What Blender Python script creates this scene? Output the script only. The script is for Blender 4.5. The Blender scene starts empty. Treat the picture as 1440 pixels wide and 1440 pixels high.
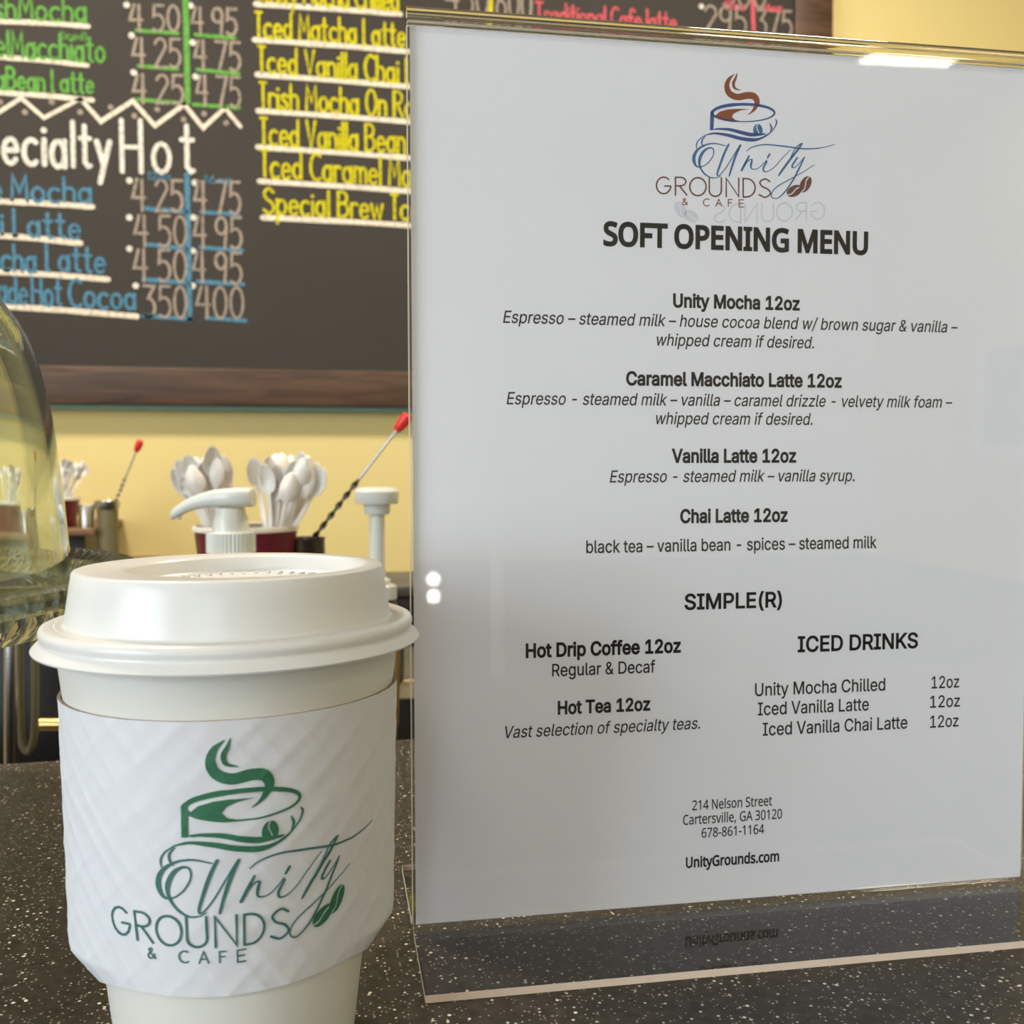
import bpy, bmesh, math, os, random
import numpy as np
from mathutils import Vector, Matrix
from mathutils.geometry import delaunay_2d_cdt

SC = bpy.context.scene
COL = SC.collection
PI = math.pi

# ------------------------------------------------------------------ camera
# Room axes: u (x) runs along the menu-board wall, v (y) runs towards it, z = 0 is the top of the counter.
YAW = 0.222            # the camera is turned this much to the left of the wall's normal
PITCH, ROLL, FPX, EYE = 0.046, -0.0024, 1449.0, 0.1481


def rot2(x, y):
    """camera heading frame (x right, y ahead) -> room"""
    c, s = math.cos(YAW), math.sin(YAW)
    return (x * c + y * s, y * c - x * s)


def W(x, y, z=0.0):
    a, b = rot2(x, y)
    return Vector((a, b, z))


_fw = Vector((0, math.cos(PITCH), -math.sin(PITCH)))
_up0 = Vector((0, math.sin(PITCH), math.cos(PITCH)))
_rt0 = Vector((1, 0, 0))
_rt = _rt0 * math.cos(ROLL) + _up0 * math.sin(ROLL)
_up = _up0 * math.cos(ROLL) - _rt0 * math.sin(ROLL)
FW, UP, RT = (W(*k) for k in (_fw, _up, _rt))
EYEP = Vector((0, 0, EYE))

cam = bpy.data.cameras.new('camera')
cam.sensor_width = 36.0
cam.lens = 36.0 * FPX / 1440.0
cam.clip_start = 0.01
cam.dof.use_dof = True
cam.dof.focus_distance = 0.30
cam.dof.aperture_fstop = 26.0
cam_o = bpy.data.objects.new('camera', cam)
COL.objects.link(cam_o)
m3 = Matrix((RT, UP, -FW)).transposed()
cam_o.matrix_world = Matrix.Translation(EYEP) @ m3.to_4x4()
SC.camera = cam_o


def ray(px, py):
    return (FW + RT * ((px - 720) / FPX) + UP * ((720 - py) / FPX))


def at(px, py, depth):
    return EYEP + ray(px, py) * depth


def hit(px, py, org, nrm):
    d = ray(px, py)
    return EYEP + d * ((org - EYEP).dot(nrm) / d.dot(nrm))


# ------------------------------------------------------------------ world, lights, exposure
wd = bpy.data.worlds.new('daylight')
SC.world = wd
wd.use_nodes = True
bg = wd.node_tree.nodes['Background']
bg.inputs[0].default_value = (0.86, 0.93, 1.0, 1)
bg.inputs[1].default_value = 1.6

VS = SC.view_settings
VS.view_transform = 'Standard'
VS.look = 'None'
VS.gamma = 1.0
VS.use_curve_mapping = False
VS.exposure = 0.07


def area_light(name, loc, target, sx, sy, power, col):
    l = bpy.data.lights.new(name, 'AREA')
    l.shape = 'RECTANGLE'
    l.size, l.size_y = sx, sy
    l.energy = power
    l.color = col
    o = bpy.data.objects.new(name, l)
    COL.objects.link(o)
    o.location = loc
    d = Vector(target) - Vector(loc)
    o.rotation_euler = d.to_track_quat('-Z', 'Y').to_euler()
    return o


U0, U1, V0, V1, ZF, ZC = -2.3, 2.6, -4.5, 2.155, -1.05, 1.75
area_light('window_daylight', (U0 - 0.10, -1.15, 0.62), (0.6, -0.9, 0.35), 1.7, 1.5, 78, (0.80, 0.90, 1.0))
area_light('shopfront_daylight', (-1.2, V0 - 0.10, 0.55), (-0.6, 0, 0.5), 1.7, 1.5, 46, (0.82, 0.91, 1.0))
CEIL_LIGHTS = [(-0.6, -1.1), (1.42, -1.1), (-0.6, 1.15), (0.9, 1.15), (2.05, -3.1)]
CEIL_POWER = [3.5, 3.5, 27, 22, 5]

# ------------------------------------------------------------------ materials


def nodes_of(name):
    m = bpy.data.materials.new(name)
    m.use_nodes = True
    nt = m.node_tree
    return m, nt, nt.nodes['Principled BSDF'], nt.nodes['Material Output']


def mat(name, col, rough=0.5, metal=0.0, spec=0.5, var=0.0, scale=40.0, bump=0.0, bscale=200.0, trans=0.0, sss=0.0, emit=0.0):
    m, nt, b, out = nodes_of(name)
    b.inputs['Base Color'].default_value = (*col, 1)
    b.inputs['Roughness'].default_value = rough
    b.inputs['Metallic'].default_value = metal
    b.inputs['Specular IOR Level'].default_value = spec
    tc = nt.nodes.new('ShaderNodeTexCoord')
    if var:
        n = nt.nodes.new('ShaderNodeTexNoise')
        n.inputs['Scale'].default_value = scale
        n.inputs['Detail'].default_value = 4
        nt.links.new(tc.outputs['Object'], n.inputs['Vector'])
        r = nt.nodes.new('ShaderNodeMix')
        r.data_type = 'RGBA'
        r.inputs['A'].default_value = (*[c * (1 - var) for c in col], 1)
        r.inputs['B'].default_value = (*[min(1, c * (1 + var)) for c in col], 1)
        nt.links.new(n.outputs['Fac'], r.inputs['Factor'])
        nt.links.new(r.outputs['Result'], b.inputs['Base Color'])
    if bump:
        n = nt.nodes.new('ShaderNodeTexNoise')
        n.inputs['Scale'].default_value = bscale
        nt.links.new(tc.outputs['Object'], n.inputs['Vector'])
        bp = nt.nodes.new('ShaderNodeBump')
        bp.inputs['Strength'].default_value = bump
        bp.inputs['Distance'].default_value = 0.001
        nt.links.new(n.outputs['Fac'], bp.inputs['Height'])
        nt.links.new(bp.outputs['Normal'], b.inputs['Normal'])
    if trans:
        b.inputs['Transmission Weight'].default_value = trans
    if sss:
        b.inputs['Subsurface Weight'].default_value = sss
        b.inputs['Subsurface Radius'].default_value = (0.004, 0.004, 0.004)
    if emit:
        b.inputs['Emission Color'].default_value = (*col, 1)
        b.inputs['Emission Strength'].default_value = emit
    return m


def glass(name, col=(1, 1, 1), rough=0.0, ior=1.5, clear=0.0):
    m, nt, b, out = nodes_of(name)
    g = nt.nodes.new('ShaderNodeBsdfGlass')
    g.inputs['Color'].default_value = (*col, 1)
    g.inputs['Roughness'].default_value = rough
    g.inputs['IOR'].default_value = ior
    if clear:                       # light passes straight through in part, as it does through thin pressed glass
        tr = nt.nodes.new('ShaderNodeBsdfTransparent')
        mx = nt.nodes.new('ShaderNodeMixShader')
        mx.inputs['Fac'].default_value = clear
        nt.links.new(g.outputs[0], mx.inputs[1])
        nt.links.new(tr.outputs[0], mx.inputs[2])
        nt.links.new(mx.outputs[0], out.inputs['Surface'])
    else:
        nt.links.new(g.outputs[0], out.inputs['Surface'])
    return m


def clear_sheet(name, tint=(0.985, 0.985, 0.985), rough=0.015, ior=1.49):
    """thin clear sheet: straight transmission plus a Fresnel gloss"""
    m, nt, b, out = nodes_of(name)
    geo = nt.nodes.new('ShaderNodeNewGeometry')
    ma = nt.nodes.new('ShaderNodeMath')
    ma.operation = 'MULTIPLY_ADD'
    ma.inputs[1].default_value = -2.0
    ma.inputs[2].default_value = 1.0
    nt.links.new(geo.outputs['Backfacing'], ma.inputs[0])
    pw = nt.nodes.new('ShaderNodeMath')
    pw.operation = 'POWER'
    pw.inputs[0].default_value = ior
    nt.links.new(ma.outputs[0], pw.inputs[1])
    fr = nt.nodes.new('ShaderNodeFresnel')
    nt.links.new(pw.outputs[0], fr.inputs['IOR'])
    tr = nt.nodes.new('ShaderNodeBsdfTransparent')
    tr.inputs['Color'].default_value = (*tint, 1)
    gl = nt.nodes.new('ShaderNodeBsdfGlossy')
    gl.inputs['Roughness'].default_value = rough
    mx = nt.nodes.new('ShaderNodeMixShader')
    nt.links.new(fr.outputs[0], mx.inputs['Fac'])
    nt.links.new(tr.outputs[0], mx.inputs[1])
    nt.links.new(gl.outputs[0], mx.inputs[2])
    nt.links.new(mx.outputs[0], out.inputs['Surface'])
    return m


def speckled(name):
    """dark laminate with fine pale flecks"""
    m, nt, b, out = nodes_of(name)
    tc = nt.nodes.new('ShaderNodeTexCoord')
    base = nt.nodes.new('ShaderNodeTexNoise')
    base.inputs['Scale'].default_value = 260
    base.inputs['Detail'].default_value = 3
    nt.links.new(tc.outputs['Object'], base.inputs['Vector'])
    cr = nt.nodes.new('ShaderNodeValToRGB')
    cr.color_ramp.elements[0].position = 0.35
    cr.color_ramp.elements[0].color = (0.016, 0.013, 0.008, 1)
    cr.color_ramp.elements[1].position = 0.75
    cr.color_ramp.elements[1].color = (0.046, 0.039, 0.027, 1)
    nt.links.new(base.outputs['Fac'], cr.inputs['Fac'])
    last = cr.outputs['Color']
    for sc, thr, keep, col in ((520, 0.24, 0.80, (0.62, 0.57, 0.47, 1)), (900, 0.30, 0.72, (0.30, 0.27, 0.22, 1)), (300, 0.17, 0.86, (0.75, 0.72, 0.64, 1))):
        v = nt.nodes.new('ShaderNodeTexVoronoi')
        v.inputs['Scale'].default_value = sc
        nt.links.new(tc.outputs['Object'], v.inputs['Vector'])
        a = nt.nodes.new('ShaderNodeMath')
        a.operation = 'LESS_THAN'
        a.inputs[1].default_value = thr
        nt.links.new(v.outputs['Distance'], a.inputs[0])
        s = nt.nodes.new('ShaderNodeSeparateColor')
        nt.links.new(v.outputs['Color'], s.inputs[0])
        k = nt.nodes.new('ShaderNodeMath')
        k.operation = 'GREATER_THAN'
        k.inputs[1].default_value = keep
        nt.links.new(s.outputs[0], k.inputs[0])
        mu = nt.nodes.new('ShaderNodeMath')
        mu.operation = 'MULTIPLY'
        nt.links.new(a.outputs[0], mu.inputs[0])
        nt.links.new(k.outputs[0], mu.inputs[1])
        mx = nt.nodes.new('ShaderNodeMix')
        mx.data_type = 'RGBA'
        nt.links.new(mu.outputs[0], mx.inputs['Factor'])
        nt.links.new(last, mx.inputs['A'])
        mx.inputs['B'].default_value = col
        last = mx.outputs['Result']
    nt.links.new(last, b.inputs['Base Color'])
    b.inputs['Roughness'].default_value = 0.45
    b.inputs['Specular IOR Level'].default_value = 0.35
    return m


def wood(name, dark, light, sx=2.0, sz=30.0, rough=0.55):
    m, nt, b, out = nodes_of(name)
    tc = nt.nodes.new('ShaderNodeTexCoord')
    mp = nt.nodes.new('ShaderNodeMapping')
    mp.inputs['Scale'].default_value = (sx, sz, sz)
    nt.links.new(tc.outputs['Object'], mp.inputs['Vector'])
    n = nt.nodes.new('ShaderNodeTexNoise')
    n.inputs['Scale'].default_value = 1.6
    n.inputs['Detail'].default_value = 6
    n.inputs['Distortion'].default_value = 1.2
    nt.links.new(mp.outputs[0], n.inputs['Vector'])
    cr = nt.nodes.new('ShaderNodeValToRGB')
    cr.color_ramp.elements[0].position = 0.36
    cr.color_ramp.elements[0].color = (*dark, 1)
    cr.color_ramp.elements[1].position = 0.72
    cr.color_ramp.elements[1].color = (*light, 1)
    nt.links.new(n.outputs['Fac'], cr.inputs['Fac'])
    nt.links.new(cr.outputs['Color'], b.inputs['Base Color'])
    b.inputs['Roughness'].default_value = rough
    return m


def chalk(name, col):
    m, nt, b, out = nodes_of(name)
    tc = nt.nodes.new('ShaderNodeTexCoord')
    n = nt.nodes.new('ShaderNodeTexNoise')
    n.inputs['Scale'].default_value = 130
    n.inputs['Detail'].default_value = 5
    nt.links.new(tc.outputs['Object'], n.inputs['Vector'])
    cr = nt.nodes.new('ShaderNodeValToRGB')
    cr.color_ramp.elements[0].position = 0.30
    cr.color_ramp.elements[0].color = (*[c * 0.55 for c in col], 1)
    cr.color_ramp.elements[1].position = 0.55
    cr.color_ramp.elements[1].color = (*col, 1)
    nt.links.new(n.outputs['Fac'], cr.inputs['Fac'])
    nt.links.new(cr.outputs['Color'], b.inputs['Base Color'])
    b.inputs['Roughness'].default_value = 0.95
    b.inputs['Specular IOR Level'].default_value = 0.1
    return m


M = {
    'wall': mat('yellow_wall_paint', (0.79, 0.66, 0.29), 0.75, var=0.04, scale=3, bump=0.15, bscale=120),
    'wall_white': mat('off_white_wall_paint', (0.72, 0.70, 0.66), 0.8, var=0.03, scale=3),
    'ceiling': mat('ceiling_paint', (0.82, 0.80, 0.76), 0.9, var=0.03, scale=5),
    'floor': wood('brown_floor_planks', (0.06, 0.04, 0.025), (0.13, 0.085, 0.05), 1.5, 9, 0.4),
    'wainscot': wood('dark_wood_wainscot', (0.055, 0.035, 0.02), (0.12, 0.075, 0.04), 12, 2, 0.5),
    'white_trim': mat('white_trim_paint', (0.8, 0.79, 0.76), 0.4, var=0.02),
    'counter': speckled('speckled_dark_laminate'),
    'counter_panel': mat('dark_counter_panel', (0.035, 0.03, 0.026), 0.5, var=0.2, scale=12),
    'cup': mat('white_paper_cup', (0.70, 0.685, 0.63), 0.42, var=0.015, scale=60, bump=0.05, bscale=900),
    'lid': mat('white_plastic_lid', (0.70, 0.69, 0.665), 0.30, var=0.01, scale=30),
    'sleeve': mat('white_sleeve_paper', (0.70, 0.70, 0.725), 0.48, var=0.02, scale=50),
    'sleeve_edge': mat('brown_sleeve_board_edge', (0.36, 0.25, 0.16), 0.8, var=0.1),
    'green': mat('green_print', (0.030, 0.150, 0.075), 0.6, var=0.25, scale=900),
    'teal_print': mat('teal_green_print', (0.045, 0.150, 0.135), 0.6, var=0.2, scale=900),
    'paper': mat('white_copy_paper', (0.82, 0.82, 0.86), 0.7, var=0.012, scale=25),
    'ink': mat('black_ink', (0.007, 0.006, 0.006), 0.6, var=0.1),
    'ink_blue': mat('blue_ink', (0.04, 0.155, 0.32), 0.6, var=0.25, scale=160),
    'ink_navy': mat('navy_ink', (0.035, 0.085, 0.27), 0.6, var=0.2, scale=120),
    'ink_brown': mat('brown_ink', (0.25, 0.062, 0.020), 0.6, var=0.3, scale=120),
    'ink_dark_brown': mat('dark_brown_ink', (0.15, 0.055, 0.035), 0.6, var=0.2, scale=120),
    'ink_faint': mat('faint_show_through_print', (0.66, 0.66, 0.73), 0.7, var=0.02),
    'acrylic': clear_sheet('clear_acrylic'),
    'acrylic_fold': glass('clear_acrylic_fold', (0.97, 0.96, 0.92), 0.0, 1.49),
    'acrylic_edge': mat('sawn_acrylic_edge', (0.72, 0.57, 0.45), 0.45, var=0.06, scale=300),
    'acrylic_side': mat('pale_acrylic_side_edge', (0.66, 0.62, 0.50), 0.35, var=0.06, scale=300),
    'plate_glass': glass('pressed_plate_glass', (0.97, 0.99, 0.97), 0.0, 1.38, 0.12),
    'glass': glass('clear_pressed_glass', (0.955, 0.985, 0.965), 0.0, 1.5),
    'pane': clear_sheet('window_glass', (0.97, 0.98, 0.98), 0.01, 1.45),
    'board': mat('black_chalkboard', (0.034, 0.029, 0.025), 0.75, var=0.12, scale=6),
    'frame': wood('dark_stained_frame_wood', (0.050, 0.026, 0.015), (0.115, 0.062, 0.036), 3.0, 34.0, 0.5),
    'teal': mat('teal_painted_edge', (0.17, 0.30, 0.24), 0.6, var=0.1),
    'c_white': chalk('white_chalk', (0.86, 0.78, 0.66)),
    'c_grey': chalk('soft_white_chalk', (0.38, 0.32, 0.27)),
    'c_head': chalk('bright_white_chalk', (0.80, 0.78, 0.72)),
    'c_green': chalk('green_chalk', (0.15, 0.42, 0.085)),
    'c_blue': chalk('blue_chalk', (0.095, 0.26, 0.40)),
    'c_yellow': chalk('yellow_chalk', (0.66, 0.60, 0.02)),
    'c_pink': chalk('pink_chalk', (0.70, 0.13, 0.17)),
    'maroon': mat('maroon_cup_paper', (0.135, 0.006, 0.022), 0.4, var=0.05),
    'rim': mat('white_cup_rim', (0.82, 0.78, 0.70), 0.4, var=0.02),
    'spoon': mat('white_plastic_spoon', (0.83, 0.79, 0.74), 0.35, var=0.02, sss=0.05),
    'pump': mat('white_pump_plastic', (0.74, 0.75, 0.70), 0.28, var=0.02),
    'bottle': mat('cream_bottle_plastic', (0.70, 0.66, 0.52), 0.35, var=0.03),
    'steel': mat('brushed_steel', (0.52, 0.50, 0.46), 0.28, 1.0, var=0.06),
    'chrome': mat('chrome_tube', (0.62, 0.63, 0.66), 0.20, 1.0, var=0.03),
    'dark_steel': mat('dark_steel', (0.13, 0.12, 0.11), 0.3, 0.9, var=0.1),
    'red': mat('red_plastic_tip', (0.75, 0.028, 0.022), 0.35, var=0.05),
    'black': mat('black_enamel', (0.012, 0.011, 0.012), 0.35, var=0.2),
    'olive': mat('olive_enamel', (0.16, 0.135, 0.065), 0.45, var=0.1),
    'grey_top': mat('grey_worktop', (0.12, 0.11, 0.085), 0.45, var=0.12),
    'cream': mat('cream_shelf_paint', (0.78, 0.62, 0.38), 0.5, var=0.05),
    'brown_shelf': wood('brown_shelf_wood', (0.16, 0.085, 0.045), (0.27, 0.16, 0.09), 4, 30, 0.5),
    'brass': mat('brushed_brass', (0.72, 0.47, 0.18), 0.30, 1.0, var=0.1),
    'amber': wood('amber_handle_wood', (0.20, 0.115, 0.025), (0.30, 0.18, 0.05), 30, 3, 0.45),
    'lampglow': mat('lit_lamp_diffuser', (1.0, 0.93, 0.82), 0.5, emit=7.0, var=0.01),
    'globeglow': mat('glint_lamp_globe', (1.0, 0.96, 0.90), 0.5, emit=16.0, var=0.01),
    'art': mat('framed_art_print', (0.30, 0.34, 0.42), 0.5, var=0.6, scale=9),
}

# ------------------------------------------------------------------ mesh helpers


def obj(name, verts, faces, m, parent=None, smooth=False, loc=None, mats=None, fmat=None, fix=True):
    me = bpy.data.meshes.new(name)
    me.from_pydata([tuple(v) for v in verts], [], faces)
    if fix:
        b = bmesh.new()
        b.from_mesh(me)
        bmesh.ops.recalc_face_normals(b, faces=b.faces)
        b.to_mesh(me)
        b.free()
    for k in (mats or [m]):
        me.materials.append(M[k])
    if fmat:
        for p, i in zip(me.polygons, fmat):
            p.material_index = i
    if smooth:
        me.polygons.foreach_set('use_smooth', [True] * len(me.polygons))
        if smooth != 'all':
            me.set_sharp_from_angle(angle=math.radians(38))
    me.update()
    o = bpy.data.objects.new(name, me)
    COL.objects.link(o)
    if parent is not None:
        o.parent = parent
    if loc is not None:
        o.location = loc
    return o


def empty(name, label, cat, loc=(0, 0, 0), rz=0.0, group=None):
    o = bpy.data.objects.new(name, None)
    o.empty_display_size = 0.02
    COL.objects.link(o)
    o.location = loc
    o.rotation_euler = (0, 0, rz)
    return tag(o, label, cat, group)


def tag(o, label=None, cat=None, group=None, kind=None):
    if label:
        o['label'] = label
    if cat:
        o['category'] = cat
    if group:
        o['group'] = group
    if kind:
        o['kind'] = kind
    return o


class MB:
    def __init__(self):
        self.v, self.f, self.i = [], [], []

    def add(self, v, f, i=0):
        n = len(self.v)
        self.v += [tuple(p) for p in v]
        self.f += [tuple(k + n for k in q) for q in f]
        self.i += [i] * len(f)
        return self

    def box(self, lo, hi, i=0):
        x0, y0, z0 = lo
        x1, y1, z1 = hi
        return self.add([(x0, y0, z0), (x1, y0, z0), (x1, y1, z0), (x0, y1, z0), (x0, y0, z1), (x1, y0, z1), (x1, y1, z1), (x0, y1, z1)],
                        [(0, 3, 2, 1), (4, 5, 6, 7), (0, 1, 5, 4), (1, 2, 6, 5), (2, 3, 7, 6), (3, 0, 4, 7)], i)

    def build(self, name, m, parent=None, smooth=False, bevel=0.0, seg=2, mats=None, loc=None, fix=True):
        o = obj(name, self.v, self.f, m, parent, smooth, loc, mats, self.i if mats else None, fix)
        if bevel:
            b = bmesh.new()
            b.from_mesh(o.data)
            bmesh.ops.bevel(b, geom=list(b.edges), offset=bevel, segments=seg, affect='EDGES', clamp_overlap=True, profile=0.5)
            b.to_mesh(o.data)
            b.free()
            o.data.polygons.foreach_set('use_smooth', [True] * len(o.data.polygons))
            o.data.set_sharp_from_angle(angle=math.radians(50))
        return o


def lathe(prof, n=64, closed=False, rfun=None):
    """prof: list of (r, z); rfun(theta, r, z, k) may change r"""
    v, f = [], []
    m = len(prof)
    for j in range(n):
        t = 2 * PI * j / n
        for k, (r, z) in enumerate(prof):
            rr = rfun(t, r, z, k) if rfun else r
            v.append((rr * math.cos(t), rr * math.sin(t), z))
    rng = m if closed else m - 1
    for j in range(n):
        a, b = j * m, ((j + 1) % n) * m
        for k in range(rng):
            k2 = (k + 1) % m
            f.append((a + k, b + k, b + k2, a + k2))
    return v, f


def catmull(pts, n=6, closed=False):
    P = [np.array(p, float) for p in pts]
    if len(P) < 3:
        return P
    out = []
    m = len(P)
    for i in range(m if closed else m - 1):
        if closed:
            a, b, c, d = P[i - 1], P[i], P[(i + 1) % m], P[(i + 2) % m]
        else:
            b, c = P[i], P[i + 1]
            a = P[i - 1] if i else 2 * b - c
            d = P[i + 2] if i + 2 < m else 2 * c - b
        for k in range(n):
            t = k / n
            out.append(0.5 * (2 * b + (c - a) * t + (2 * a - 5 * b + 4 * c - d) * t * t + (3 * b - a - 3 * c + d) * t ** 3))
    if not closed:
        out.append(P[-1])
    return out


def ribbon(pts, wid, closed=False, caps=True):
    """2-D stroke -> (verts2d, faces). wid: number or list per point"""
    P = [np.array(p[:2], float) for p in pts]
    m = len(P)
    w = wid if hasattr(wid, '__len__') else [wid] * m
    v, f = [], []
    for i in range(m):
        if closed:
            a, b = P[i - 1], P[(i + 1) % m]
        else:
            a, b = P[max(i - 1, 0)], P[min(i + 1, m - 1)]
        e1, e2 = P[i] - a, b - P[i]
        l1, l2 = np.hypot(*e1), np.hypot(*e2)
        d = (e1 / l1 if l1 > 1e-12 else 0) + (e2 / l2 if l2 > 1e-12 else 0) + np.zeros(2)
        L = np.hypot(*d)
        d = d / L if L > 1e-12 else np.array([1.0, 0])
        nrm = np.array([-d[1], d[0]])
        k = 1.0
        if 0 < i < m - 1 or closed:
            e = P[i] - a
            le = np.hypot(*e)
            if le > 1e-12:
                c = abs(np.dot(e / le, d))
                k = 1.0 / max(c, 0.45)
        h = w[i] * 0.5 * k
        v += [P[i] + nrm * h, P[i] - nrm * h]
    for i in range(m if closed else m - 1):
        a, b = 2 * i, 2 * ((i + 1) % m)
        f.append((a, a + 1, b + 1, b))
    if caps and not closed and m > 1:
        for e, sgn in ((0, -1), (m - 1, 1)):
            q = P[1] - P[0] if e == 0 else P[-1] - P[-2]
            L = np.hypot(*q)
            if L < 1e-12:
                continue
            ang = math.atan2(q[1], q[0]) + (PI if e == 0 else 0)
            r = w[e] * 0.5
            n0 = len(v)
            ring = [P[e] + r * np.array([math.cos(ang + t), math.sin(ang + t)]) for t in np.linspace(-PI / 2, PI / 2, 7)]
            v += ring
            f.append(tuple(range(n0, n0 + 7)))
    return v, f


def disc(c, r, n=12):
    return [np.array([c[0] + r * math.cos(2 * PI * i / n), c[1] + r * math.sin(2 * PI * i / n)]) for i in range(n)], [tuple(range(n))]


def fill2d(contours):
    """nonzero-winding fill of closed contours -> (verts2d, tris)"""
    vs, es = [], []
    for c in contours:
        n0 = len(vs)
        vs += [Vector((float(p[0]), float(p[1]))) for p in c]
        es += [(n0 + i, n0 + (i + 1) % len(c)) for i in range(len(c))]
    ov, oe, of, *_ = delaunay_2d_cdt(vs, es, [], 0, 1e-9)
    if not of:
        return [], []
    V = np.array([tuple(p) for p in ov])
    T = np.array([tuple(t)[:3] for t in of])
    cen = V[T].mean(1)
    A = np.concatenate([np.array([(p[0], p[1]) for p in c]) for c in contours])
    B = np.concatenate([np.roll(np.array([(p[0], p[1]) for p in c]), -1, 0) for c in contours])
    wn = np.zeros(len(cen), int)
    for s in range(0, len(cen), 500):
        q = cen[s:s + 500]
        up = (A[None, :, 1] <= q[:, 1:2]) & (B[None, :, 1] > q[:, 1:2])
        dn = (A[None, :, 1] > q[:, 1:2]) & (B[None, :, 1] <= q[:, 1:2])
        cr = (B[None, :, 0] - A[None, :, 0]) * (q[:, 1:2] - A[None, :, 1]) - (q[:, 0:1] - A[None, :, 0]) * (B[None, :, 1] - A[None, :, 1])
        wn[s:s + 500] = (up & (cr > 0)).sum(1) - (dn & (cr < 0)).sum(1)
    return [V[i] for i in range(len(V))], [tuple(t) for t in T[wn != 0]]


def tube(path, rad, seg=12, caps=True, twist=0.0, squash=None):
    P = [Vector(p) for p in path]
    m = len(P)
    R = rad if hasattr(rad, '__len__') else [rad] * m
    v, f = [], []
    ref = None
    for i in range(m):
        d = (P[min(i + 1, m - 1)] - P[max(i - 1, 0)]).normalized()
        if ref is None:
            ref = Vector((0, 0, 1)) if abs(d.z) < 0.9 else Vector((1, 0, 0))
        x = (ref - d * ref.dot(d)).normalized()
        ref = x
        y = d.cross(x)
        for k in range(seg):
            t = 2 * PI * k / seg + twist * i
            a, b = math.cos(t), math.sin(t)
            if squash:
                a, b = a * squash[0], b * squash[1]
                t0 = twist * i
                a, b = (math.cos(2 * PI * k / seg) * squash[0], math.sin(2 * PI * k / seg) * squash[1])
                a, b = a * math.cos(t0) - b * math.sin(t0), a * math.sin(t0) + b * math.cos(t0)
            v.append(P[i] + (x * a + y * b) * R[i])
    for i in range(m - 1):
        for k in range(seg):
            k2 = (k + 1) % seg
            f.append((i * seg + k, i * seg + k2, (i + 1) * seg + k2, (i + 1) * seg + k))
    if caps:
        f.append(tuple(range(seg - 1, -1, -1)))
        f.append(tuple(range((m - 1) * seg, m * seg)))
    return v, f


# ------------------------------------------------------------------ printed type
_fd = os.path.join(bpy.utils.system_resource('DATAFILES') or '', 'fonts')
_fonts = {}


def font(n):
    if n not in _fonts:
        try:
            _fonts[n] = bpy.data.fonts.load(os.path.join(_fd, n))
        except Exception:
            _fonts[n] = None
    return _fonts[n]


SANS, HUMAN = 'Inter.woff2', 'NotoSansMath-Regular.woff2'


_caps = {}


def cap_height(fname):
    if fname not in _caps:
        V, _, _ = type2d('H', fname)
        _caps[fname] = float(V[:, 1].max() - V[:, 1].min())
    return _caps[fname]


def type2d(text, fname, weight=0.0, shear=0.0):
    """set a line of type: cap height 1, starts at x = 0, baseline at 0 -> verts2d, faces, width"""
    c = bpy.data.curves.new('type', 'FONT')
    c.body = text
    ft = font(fname)
    if ft:
        c.font = ft
    c.size = 1.0
    o = bpy.data.objects.new('type', c)
    COL.objects.link(o)
    dg = bpy.context.evaluated_depsgraph_get()
    cu = o.evaluated_get(dg).to_curve(dg)
    cont = []
    for s in cu.splines:
        bp = s.bezier_points
        n = len(bp)
        if n < 2:
            continue
        q = []
        for i in range(n):
            a, b = bp[i], bp[(i + 1) % n]
            p0, p1, p2, p3 = (np.array(k[:2]) for k in (a.co, a.handle_right, b.handle_left, b.co))
            straight = np.hypot(*(p1 - p0)) < 1e-6 or abs(np.cross(p3 - p0, p1 - p0)) + abs(np.cross(p3 - p0, p2 - p0)) < 1e-7
            for t in ([0] if straight else [0, .17, .33, .5, .67, .83]):
                q.append(p0 * (1 - t) ** 3 + 3 * p1 * t * (1 - t) ** 2 + 3 * p2 * t * t * (1 - t) + p3 * t ** 3)
        r = [q[0]]
        for p in q[1:]:
            if np.hypot(*(p - r[-1])) > 1e-5:
                r.append(p)
        if np.hypot(*(r[0] - r[-1])) < 1e-5:
            r.pop()
        if len(r) > 2:
            cont.append(r)
    bpy.data.objects.remove(o)
    k = cap_height(fname) if text != 'H' else 1.0
    cont = [[p / k for p in r] for r in cont]
    v, f = fill2d(cont)
    v = list(v)
    f = list(f)
    if weight:
        for r in cont:
            a, b = ribbon(r, weight, closed=True)
            n0 = len(v)
            v += a
            f += [tuple(k + n0 for k in q) for q in b]
    V = np.array(v)
    if shear:
        V[:, 0] += V[:, 1] * shear
    x0, x1 = V[:, 0].min(), V[:, 0].max()
    V[:, 0] -= x0
    return V, f, x1 - x0


# ------------------------------------------------------------------ hand lettering: single-stroke alphabet


def arc(cx, cy, rx, ry, a0, a1, n=12):
    return [(cx + rx * math.cos(math.radians(a0 + (a1 - a0) * i / n)), cy + ry * math.sin(math.radians(a0 + (a1 - a0) * i / n))) for i in range(n + 1)]


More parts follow.
